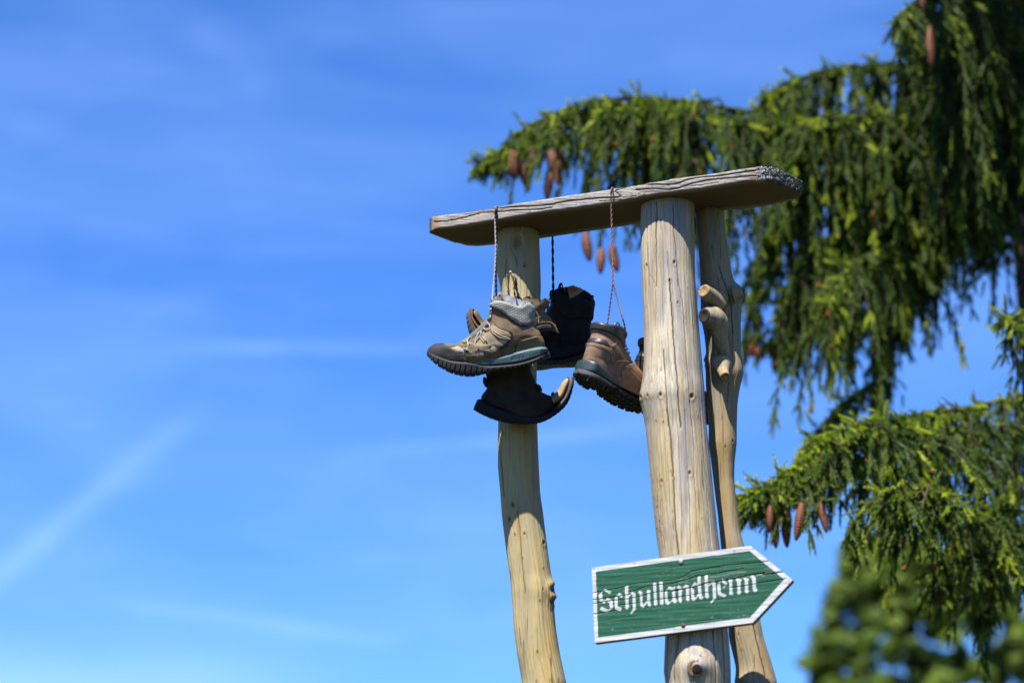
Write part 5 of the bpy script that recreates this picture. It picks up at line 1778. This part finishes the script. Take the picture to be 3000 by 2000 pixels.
def emit_needles(P, D, S_, tint, rg, parent, name='needles', PROTO=PROTO):
    """P base points, D directions, S_ length factors, tint 0..1"""
    P, D, S_, tint = map(np.asarray, (P, D, S_, tint))
    if len(P) == 0:
        return
    B_ = basis(D, rg)
    pk = rg.integers(0, len(PROTO), len(P))
    Vs, As, Fs, off_ = [], [], [], 0
    for k in range(len(PROTO)):
        m_ = pk == k
        if not m_.any():
            continue
        pv, pt, ptri = PROTO[k]
        Fs.append((ptri[None] + (np.arange(m_.sum()) * len(pv))[:, None, None]).reshape(-1, 3) + off_)
        off_ += len(pv) * int(m_.sum())
        W_ = np.einsum('nij,vj->nvi', B_[m_], pv) * S_[m_][:, None, None] + P[m_][:, None, :]
        Vs.append(W_.reshape(-1, 3))
        tt = tint[m_][:, None] + (pt[None, :] - .5) * .28 + rg.normal(0, .05, (m_.sum(), len(pt)))
        As.append(np.clip(tt, 0, 1).ravel())
    V = np.concatenate(Vs)
    A = np.concatenate(As)
    f = np.concatenate(Fs)
    mk(name, V, f, M['needles'], parent, smooth=False, attrs={'tint': A}, kind='stuff')


trunkX, trunkY = 2.28, 9.6
spruce = thing('spruce_tree', 'tall spruce with drooping cone-bearing branches filling the right side', 'tree', (trunkX, trunkY, 0))
zs_ = np.linspace(-0.2, 12.2, 40)
tp = np.stack([trunkX + .05 * np.sin(zs_ * .8), trunkY + .04 * np.cos(zs_), zs_], -1)
mk('trunk', *tube(tp, np.interp(zs_, [-.2, .3, 4, 12.2], [.30, .24, .17, .03]), 24), M['bark'], spruce)


cnt_ = [0]
LATK, NSK, SIDEP = 0.70, 0.86, 0.55


def build_branch(pts, hang, n_sec, rg, r0=.02, lateral=.16, vis=1.0, tipn=1.0, shoot=1.0, step=.042, upshoots=1.0, dark=0.0, label=None, world=False, proto=None):
    """pts: (u, v, depth) along the limb from the tip inwards; hang: list of drooping lengths (m) from the tip inwards"""
    P = np.array(pts if world else [atd(*p) for p in pts])
    n = 70
    C_ = smoothline(P, n)
    br = mk('branch', *tube(C_, np.linspace(.003, r0 * .32, n), 8), M['bark'], spruce, label=label)
    T = np.gradient(C_, axis=0)
    T /= np.linalg.norm(T, axis=1)[:, None]
    side = np.cross(T, [0, 0, 1.0])
    side /= np.linalg.norm(side, axis=1)[:, None] + 1e-9
    L = np.linalg.norm(np.diff(C_, axis=0), axis=1).sum()
    sP, sD, sS, sT = [], [], [], []
    tw = []
    n_sec = int(n_sec * NSK)
    for i in range(n_sec):
        s_ = (i + rg.random()) / n_sec
        k = int(s_ * (n - 1))
        if math.sin(s_ * 41 + len(branches)) + math.sin(s_ * 67 + 2 * len(branches)) < -0.75:
            continue
        h = np.interp(s_, np.linspace(0, 1, len(hang)), hang) * (0.22 + .82 * rg.random())
        lat = rg.normal(0, 1) * lateral * LATK * min(1, .15 + s_ * 2.2)
        fwd = -T[k] * abs(rg.normal(0, .03)) * min(1, s_ * 5)
        m_ = max(3, int((h + abs(lat)) / step))
        t = np.linspace(0, 1, m_)[:, None]
        out = side[k] * lat
        ang_ = rg.normal(0, .9)
        out = (side[k] * math.cos(ang_) * np.sign(lat) - T[k] * math.sin(ang_)) * abs(lat) * 1.3
        path = C_[k] + out * (1 - np.exp(-2.2 * t)) + fwd * t * 1.2 - np.array([0, 0, .25 * abs(lat)]) * (1 - np.exp(-3.0 * t)) + np.array([0, 0, -h]) * (t ** 1.25) + np.array([0, 0, .02]) * np.sin(np.pi * np.clip(t * 3, 0, 1))
        path = path + value_noise(path * 1.0, 2.2, int(rg.integers(1e6)))[:, None] * .012 * t
        if m_ >= 4:
            tw.append(tube(path, np.linspace(.0028, .0012, m_), 3, cap=False))
        tg = np.gradient(path, axis=0)
        tg /= np.linalg.norm(tg, axis=1)[:, None] + 1e-9
        side2 = np.cross(tg, rg.normal(size=3))
        side2 /= np.linalg.norm(side2, axis=1)[:, None] + 1e-9
        fresh = rg.random()
        tipf = min(1.0, .6 + 2.2 * s_)
        for q in range(m_):
            endw = q / max(1, m_ - 1)
            sg = 1 if q % 2 else -1
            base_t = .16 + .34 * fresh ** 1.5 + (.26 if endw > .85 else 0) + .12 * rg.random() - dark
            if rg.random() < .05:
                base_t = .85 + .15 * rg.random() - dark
            sP.append(path[q])
            sD.append(tg[q] + rg.normal(0, .17, 3))
            sS.append(shoot * tipf * (.60 if q == m_ - 1 else .55 + .55 * rg.random()))
            sT.append(base_t - .04)
            if rg.random() < SIDEP:
                d = tg[q] * 1.0 + side2[q] * sg * (0.45 + .45 * rg.random()) + np.array([0, 0, -.35])
                sP.append(path[q])
                sD.append(d)
                sS.append(shoot * (0.7 + .4 * rg.random()) * (1.0 - .25 * endw))
                sT.append(base_t)
    # little side twigs that stand up from the limb and break its outline
    for i in range(int(L / .22 * min(1, upshoots))):
        s_ = rg.random()
        k = int(s_ * (n - 1))
        d = -T[k] * (.2 + .8 * rg.random()) + side[k] * rg.normal(0, .5) + np.array([0, 0, .5 + .7 * rg.random()])
        d /= np.linalg.norm(d)
        ln = (.02 + .055 * rg.random()) * min(1, .4 + 2 * s_)
        for q in range(3):
            sP.append(C_[k] + d * ln * q / 3)
            sD.append(d + rg.normal(0, .35, 3))
            sS.append(shoot * (.45 + .35 * rg.random()))
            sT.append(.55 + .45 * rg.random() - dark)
    # shoots along the limb itself, pointing forward and up: the fresh bright ones
    m_ = int(L / .018 * upshoots)
    for i in range(m_):
        s_ = i / max(1, m_ - 1)
        k = int(s_ * (n - 1))
        if rg.random() > .35 + 2.5 * s_:
            continue
        sg = 1 if i % 2 else -1
        d = -T[k] * (.3 + .6 * rg.random()) + side[k] * sg * .8 * rg.random() + np.array([0, 0, .75 * rg.random() - .35])
        sP.append(C_[k])
        sD.append(d)
        sS.append(shoot * (.4 + .35 * rg.random()))
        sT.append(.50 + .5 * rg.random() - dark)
        if rg.random() < .5:
            sP.append(C_[k])
            sD.append(-T[k] * .5 + side[k] * -sg * .6 + np.array([0, 0, -.5]))
            sS.append(shoot * (.8 + .3 * rg.random()))
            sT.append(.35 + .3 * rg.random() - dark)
    cnt_[0] += len(sP)
    emit_needles(sP, sD, sS, np.clip(sT, 0, 1), rg, br, PROTO=proto or PROTO)
    if tw:
        mk('twigs', *join(tw), M['twig'], br, kind='stuff')
    return br, C_, (np.array(sP), np.array(sD))


rg = np.random.default_rng(42)
branches = []


def B(*a, **k):
    r = build_branch(*a, rg=rg, **k)
    branches.append(r)
    return r


D1 = 8.5
# long upper limb reaching left over the plank
bA = B([(1405, 476, 8.35), (1470, 440, 8.37), (1530, 385, 8.4), (1600, 345, 8.45), (1680, 312, 8.5), (1780, 292, 8.55), (1900, 288, 8.6), (2050, 305, 8.7), (2250, 335, 8.85), (2500, 350, 9.1), (2800, 400, 9.4)],
       [.015, .04, .07, .11, .22, .44, .50, .48, .52, .57, .57], 380, r0=.03, lateral=.13, label='long upper limb reaching left above the plank')
bA2 = B([(1760, 330, 8.3), (1850, 320, 8.35), (1980, 330, 8.45), (2150, 350, 8.6), (2400, 380, 8.8), (2800, 430, 9.3)], [.10, .24, .40, .55, .60, .6, .55], 230, r0=.02, lateral=.16)
bB = B([(2215, 318, 8.75), (2262, 268, 8.8), (2330, 235, 8.85), (2450, 200, 8.9), (2590, 195, 9.0), (2750, 215, 9.1), (2920, 270, 9.3)], [.08, .2, .32, .42, .5, .55, .5], 230, r0=.022, lateral=.16, label='arched limb above the long one')
bB2 = B([(2290, 400, 8.5), (2400, 350, 8.6), (2550, 340, 8.7), (2700, 360, 8.9), (2900, 430, 9.2)], [.15, .35, .5, .55, .5], 200, r0=.02, lateral=.2)
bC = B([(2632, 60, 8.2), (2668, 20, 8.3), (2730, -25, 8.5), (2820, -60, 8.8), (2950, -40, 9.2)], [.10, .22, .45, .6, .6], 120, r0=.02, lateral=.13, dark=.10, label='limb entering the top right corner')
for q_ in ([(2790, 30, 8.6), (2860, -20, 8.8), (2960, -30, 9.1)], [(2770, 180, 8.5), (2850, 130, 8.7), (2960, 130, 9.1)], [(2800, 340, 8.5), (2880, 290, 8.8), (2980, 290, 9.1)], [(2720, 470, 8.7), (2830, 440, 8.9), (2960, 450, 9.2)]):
    B(q_, [.35, .6, .65, .5], 95, r0=.018, lateral=.2, dark=.16)  # needle tint lowered, shade under the crown put into the colour
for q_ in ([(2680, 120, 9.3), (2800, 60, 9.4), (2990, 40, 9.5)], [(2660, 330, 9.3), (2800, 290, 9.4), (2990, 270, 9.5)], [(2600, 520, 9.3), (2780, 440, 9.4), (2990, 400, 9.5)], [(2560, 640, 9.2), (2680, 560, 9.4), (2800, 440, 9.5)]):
    B(q_, [.45, .5, .42, .32], 110, r0=.018, lateral=.25, dark=.22, shoot=1.2)  # dense dark backing, deep shade painted through a lower needle tint
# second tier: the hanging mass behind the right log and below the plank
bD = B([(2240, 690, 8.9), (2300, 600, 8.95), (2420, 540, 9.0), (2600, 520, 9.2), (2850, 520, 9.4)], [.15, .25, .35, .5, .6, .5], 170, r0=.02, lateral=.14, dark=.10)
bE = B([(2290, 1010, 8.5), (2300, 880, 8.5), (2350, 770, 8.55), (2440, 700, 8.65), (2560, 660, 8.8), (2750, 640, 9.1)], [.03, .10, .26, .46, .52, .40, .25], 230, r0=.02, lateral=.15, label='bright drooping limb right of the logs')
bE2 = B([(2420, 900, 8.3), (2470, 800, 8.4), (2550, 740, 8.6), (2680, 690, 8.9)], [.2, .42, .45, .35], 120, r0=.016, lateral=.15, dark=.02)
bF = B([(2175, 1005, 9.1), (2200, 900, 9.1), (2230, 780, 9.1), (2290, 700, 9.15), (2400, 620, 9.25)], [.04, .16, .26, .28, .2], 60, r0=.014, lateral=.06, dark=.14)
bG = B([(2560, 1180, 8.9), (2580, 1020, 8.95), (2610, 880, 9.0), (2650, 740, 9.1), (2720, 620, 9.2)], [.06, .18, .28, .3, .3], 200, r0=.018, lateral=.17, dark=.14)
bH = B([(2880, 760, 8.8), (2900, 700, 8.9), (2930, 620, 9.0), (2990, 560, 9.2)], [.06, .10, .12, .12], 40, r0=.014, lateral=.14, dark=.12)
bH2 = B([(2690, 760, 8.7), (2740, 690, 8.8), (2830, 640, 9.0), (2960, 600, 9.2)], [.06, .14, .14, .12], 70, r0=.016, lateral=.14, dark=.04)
bI = B([(2345, 1325, 8.2), (2400, 1260, 8.3), (2460, 1190, 8.45), (2540, 1130, 8.65), (2640, 1060, 8.9)], [.03, .07, .10, .12, .12], 60, r0=.016, lateral=.06)
# lower, nearer limb
bJ = B([(2172, 1455, 7.0), (2230, 1432, 7.02), (2290, 1405, 7.05), (2345, 1360, 7.1), (2395, 1305, 7.15), (2450, 1265, 7.2), (2560, 1235, 7.35), (2700, 1215, 7.55), (2850, 1190, 7.8), (3010, 1160, 8.1), (3150, 1150, 8.5)],
       [.015, .035, .07, .10, .17, .22, .28, .34, .38, .40, .42], 290, r0=.020, lateral=.12, upshoots=2.2, label='nearest limb with four hanging cones')
bJ1 = B([(2160, 1520, 7.0), (2215, 1498, 7.02), (2270, 1470, 7.05), (2330, 1415, 7.08), (2380, 1360, 7.12)], [.01, .02, .03, .05, .06], 14, r0=.008, lateral=.03)
bJ2 = B([(2460, 1290, 7.3), (2600, 1260, 7.4), (2750, 1260, 7.55), (2900, 1250, 7.8), (3080, 1230, 8.2)], [.2, .32, .42, .5, .5], 170, r0=.02, lateral=.18, dark=.05)
bK = B([(2590, 1440, 6.95), (2650, 1425, 7.0), (2720, 1430, 7.1), (2800, 1470, 7.2), (2890, 1530, 7.4), (3010, 1590, 7.7)], [.12, .20, .22, .22, .22, .2], 130, r0=.018, lateral=.12, label='mossy side limb dropping to the right')
bK2 = B([(2480, 1560, 6.95), (2540, 1480, 7.0), (2620, 1430, 7.1), (2700, 1400, 7.2)], [.06, .14, .18, .12], 45, r0=.01, lateral=.06)
bL = B([(2730, 1700, 7.3), (2800, 1590, 7.4), (2900, 1500, 7.6), (3030, 1440, 7.9)], [.06, .16, .24, .26], 90, r0=.014, lateral=.16, dark=.08)
bL2 = B([(2860, 1830, 7.6), (2900, 1700, 7.7), (2960, 1600, 7.8), (3060, 1520, 8.0)], [.06, .12, .18, .2], 60, r0=.014, lateral=.14, dark=.12)
bM = B([(2935, 925, 7.4), (2975, 930, 7.5), (3020, 960, 7.6), (3080, 1000, 7.8)], [.05, .12, .2, .2], 20, r0=.01, lateral=.06)
bM2 = B([(2940, 1000, 7.5), (2985, 950, 7.5), (3040, 930, 7.6), (3090, 940, 7.8)], [.06, .3, .3, .2], 24, r0=.01, lateral=.06)

# limbs outside the frame: the crown goes on above, behind and to the right and shades what hangs below
crown = []
for i in range(48):
    z0 = 5.3 + 6.2 * (i / 48) ** 1.1
    crown.append((z0, i * 2.4 + rg.normal(0, .2), 2.3 * (1 - (z0 - 5.1) / 7.8)))
for i in range(16):  # unseen forward limbs, added to shade the upper right foliage
    crown.append((5.9 + 2.6 * i / 16, math.radians(-96 - 36 * rg.random()), 2.7 + .35 * rg.random()))
for z0, a, Lb in crown:
    d = np.array([math.cos(a), math.sin(a), 0])
    P0 = np.array([trunkX, trunkY, z0])
    pts = np.array([P0 + d * Lb * t + np.array([0, 0, -.25 * t + .25 * t * t]) for t in (1.0, .75, .5, .25, .02)])
    pu_, pv_, _ = project(np.vstack([pts - [0, 0, .85], pts]))
    if ((pu_ < 2790) & (pu_ > -100) & (pv_ > -20)).any():
        continue
    build_branch(pts, [.12, .28, .4, .4, .3], 44, rg, r0=.06, lateral=.3, shoot=1.9, step=.09, upshoots=.3, world=True, proto=PROTO_FAR)
for i in range(16):
    z0 = 1.9 + 2.6 * (i / 16)
    a = -0.9 + 3.4 * rg.random()
    d = np.array([math.cos(a), math.sin(a), 0])
    P0 = np.array([trunkX, trunkY, z0])
    Lb = 2.0
    pts = np.array([P0 + d * Lb * t + np.array([0, 0, -.5 * t + .35 * t * t]) for t in (1.0, .75, .5, .25, .02)])
    pu_, pv_, _ = project(pts)
    if ((pu_ < 3030) & (pv_ < 2050)).any():
        continue
    build_branch(pts, [.12, .28, .4, .4, .3], 40, rg, r0=.025, lateral=.22, shoot=1.9, step=.09, upshoots=.3, world=True, proto=PROTO_FAR)


# cones --------------------------------------------------------------------
def cone_mesh(seed):
    nr_, nc_ = 44, 16
    t = np.linspace(0, 1, nr_)
    r_ = .0175 * np.sin(np.pi * np.clip(t * .92 + .08, 0, 1)) ** .55
    th = np.linspace(0, 2 * np.pi, nc_, endpoint=False)
    R2 = r_[:, None] * (1 + .17 * np.cos(4 * th[None, :] + 40 * t[:, None]) * np.cos(-4 * th[None, :] + 40 * t[:, None]))
    V = np.stack([R2 * np.cos(th), R2 * np.sin(th), np.broadcast_to(-t[:, None], R2.shape) * .13], -1)
    V[..., 0] += (.008 * np.sin(t * 2.0 + seed))[:, None]
    return mesh('cone', V.reshape(-1, 3), grid_faces(nr_, nc_, True, True), M['cone'])


CM = [cone_mesh(i) for i in range(3)]


def add_cone(branch, u, v0, v1, d, k=0, stalk=0):
    if stalk:
        q = smoothline(np.array([atd(u + rg.normal(0, 8), v0 - stalk, d + .05), atd(u + 3, v0 - stalk * .5, d + .02), atd(u, v0 + 3, d)]), 8)
        mk('twigs', *tube(q, .0018, 4), M['twig'], branch, kind='stuff')
        tg = np.gradient(q, axis=0)
        emit_needles(q[:-1], tg[:-1] + rg.normal(0, .006, (7, 3)), np.full(7, .62), np.full(7, .35 + .2 * rg.random()), rg, branch)
    p = atd(u, v0, d)
    L = (v1 - v0) / F * d / math.cos(PITCH)
    o = bpy.data.objects.new('cone', CM[k % 3])
    COL.objects.link(o)
    o.parent = branch
    o.location = p - wloc(branch)
    s_ = L / .13
    wk = .80 if d < 7.5 else 1.0
    o.scale = (min(s_ * 1.15, 1.05) * wk, min(s_ * 1.15, 1.05) * wk, s_)
    o.rotation_euler = (rg.normal(0, .06), rg.normal(0, .09), rg.random() * 6)


for i, (u, v0, v1) in enumerate(((1500, 440, 522), (1512, 445, 530), (1535, 482, 562), (1547, 478, 556), (1563, 432, 500), (1580, 440, 502), (1612, 440, 520), (1626, 438, 500), (1642, 442, 512), (1614, 505, 590), (1634, 470, 545), (1720, 682, 768), (1762, 728, 806), (1798, 715, 800))):
    add_cone(bA[0], u, v0, v1, 8.32 + .02 * rg.normal(), i, 60 if v0 < 600 else 230)
for i, (u, v0, v1) in enumerate(((2706, -20, 56), (2727, 80, 205), (2684, 70, 135))):
    add_cone(bC[0], u, v0, v1, 8.35, i)
for i, (u, v0, v1) in enumerate(((2185, 1010, 1068), (2200, 985, 1050), (2216, 990, 1066), (2240, 1000, 1056), (2262, 985, 1050))):
    add_cone(bF[0], u, v0, v1, 9.1, i)
for i, (u, v0, v1) in enumerate(((2268, 1450, 1528), (2254, 1478, 1560), (2279, 1525, 1606), (2306, 1490, 1600), (2345, 1472, 1582), (2410, 1472, 1560))):
    add_cone(bJ[0], u, v0, v1, 6.98 + .02 * rg.normal(), i, 50)

pm_ = mesh('pollen_cone', *blob(np.zeros(3), .0062, 3, 6, 8, (1, 1, 1.7)), M['pollen'])
npl = 0
for (br, C_, (sP, sD)), cnt in ((bA, 14), (bA2, 12), (bB, 7), (bB2, 9), (bE, 20), (bE2, 8), (bD, 5), (bJ, 2), (bJ2, 6), (bK, 6), (bL, 7), (bH2, 4), (bL2, 4)):
    pu_, pv_, _ = project(sP)
    ok = np.where((pv_ > 330) & (pu_ > 1800) & (pu_ < 3000) & (pv_ < 1900))[0]
    # those facing the viewer
    dep_ = project(sP[ok])[2]
    ok = ok[np.argsort(dep_)[:len(ok) // 3]]
    for i in rg.choice(ok, min(cnt, len(ok)), replace=False):
        o = bpy.data.objects.new('pollen_cone', pm_)
        COL.objects.link(o)
        o.parent = br
        dn = sD[i] / np.linalg.norm(sD[i])
        o.location = sP[i] + dn * .040 + np.array([0, -.012, -.008]) - wloc(br)
        o.rotation_euler = (rg.normal(0, .3), rg.normal(0, .3), 0)
        o.scale = [0.6 + .45 * rg.random()] * 3
        npl += 1
# dead bare twigs on the mossy limb
for pts in (((2690, 1445, 7.0), (2665, 1425, 6.98), (2655, 1410, 6.97)), ((2650, 1475, 6.95), (2672, 1448, 6.97), (2698, 1440, 7.0)), ((2662, 1490, 6.95), (2690, 1478, 6.97), (2712, 1462, 7.0)), ((2700, 1490, 6.93), (2708, 1465, 6.96), (2722, 1420, 7.0))):
    mk('dead_twig', *tube(smoothline(np.array([atd(*p) for p in pts]), 12), np.linspace(.0022, .0045, 12), 6), M['twig'], bK[0])


# ------------------------------------------------------------------ leafy tree far behind
M['leaves'] = foliage_mat('broad leaves', (0.040, 0.075, 0.015), (0.15, 0.215, 0.035), (0.24, 0.32, 0.050), .40)
DT = 25.0
base_t = atd(2690, 2000, DT)
tree = thing('leafy_tree', 'dense green tree far behind the spruce, blurred at the bottom right', 'tree', (base_t[0], base_t[1], 0))
tz = np.linspace(-.2, 6.6, 20)
mk('trunk', *tube(np.stack([base_t[0] + .05 * np.sin(tz), np.full(20, base_t[1]), tz], -1), np.linspace(.2, .03, 20), 14), M['bark'], tree)
clumps = []
spx = DT / F
rgt = np.random.default_rng(77)
outl = [(1570, 2520, 2640), (1630, 2476, 2760), (1700, 2450, 2860), (1776, 2430, 2980), (1824, 2405, 3060), (1886, 2366, 3100), (1967, 2332, 3140), (2060, 2310, 3160), (2200, 2290, 3120), (2500, 2300, 3100)]
ol = np.array(outl, float)
for i in range(1150):
    v = 1580 + (2500 - 1580) * rgt.random() ** 1.1
    l_, r_ = np.interp(v, ol[:, 0], ol[:, 1]), np.interp(v, ol[:, 0], ol[:, 2])
    u = l_ + (r_ - l_) * rgt.random()
    c_ = (l_ + r_) / 2
    hw = (r_ - l_) / 2
    dep_ = (2 * rgt.random() - 1) * math.sqrt(max(0, 1 - ((u - c_) / hw) ** 2)) * hw * spx
    clumps.append((atd(u, v, DT) + np.array([0, dep_, 0]), (14 + 24 * rgt.random()) * spx))
VV, AA = [], []
for c_, rad in clumps:
    m_ = 110
    d_ = rgt.normal(size=(m_, 3))
    d_ /= np.linalg.norm(d_, axis=1)[:, None]
    p = c_ + d_ * (rad * rgt.random(m_) ** .45)[:, None] * np.array([1.15, 1.15, .8])
    nrm = d_ + rgt.normal(0, .6, (m_, 3))
    B_ = basis(nrm, rgt)
    sz = .018 + .016 * rgt.random(m_)
    q = np.array([[-1, -.7, 0], [.9, -.8, 0], [.0, 1.3, 0]])
    Vq = np.einsum('nij,vj->nvi', B_, q) * sz[:, None, None] + p[:, None, :]
    VV.append(Vq.reshape(-1, 3))
    AA.append(np.repeat(np.clip(.45 + rgt.normal(0, .18) + rgt.normal(0, .12, m_), 0, 1), 3))
VV = np.concatenate(VV)
mk('crown', VV, np.arange(len(VV)).reshape(-1, 3), M['leaves'], tree, smooth=False, attrs={'tint': np.concatenate(AA)}, kind='stuff')
print('shoots', cnt_[0], 'pollen', npl, 'polys', sum(len(o.data.polygons) for o in S.objects if o.type == 'MESH'))
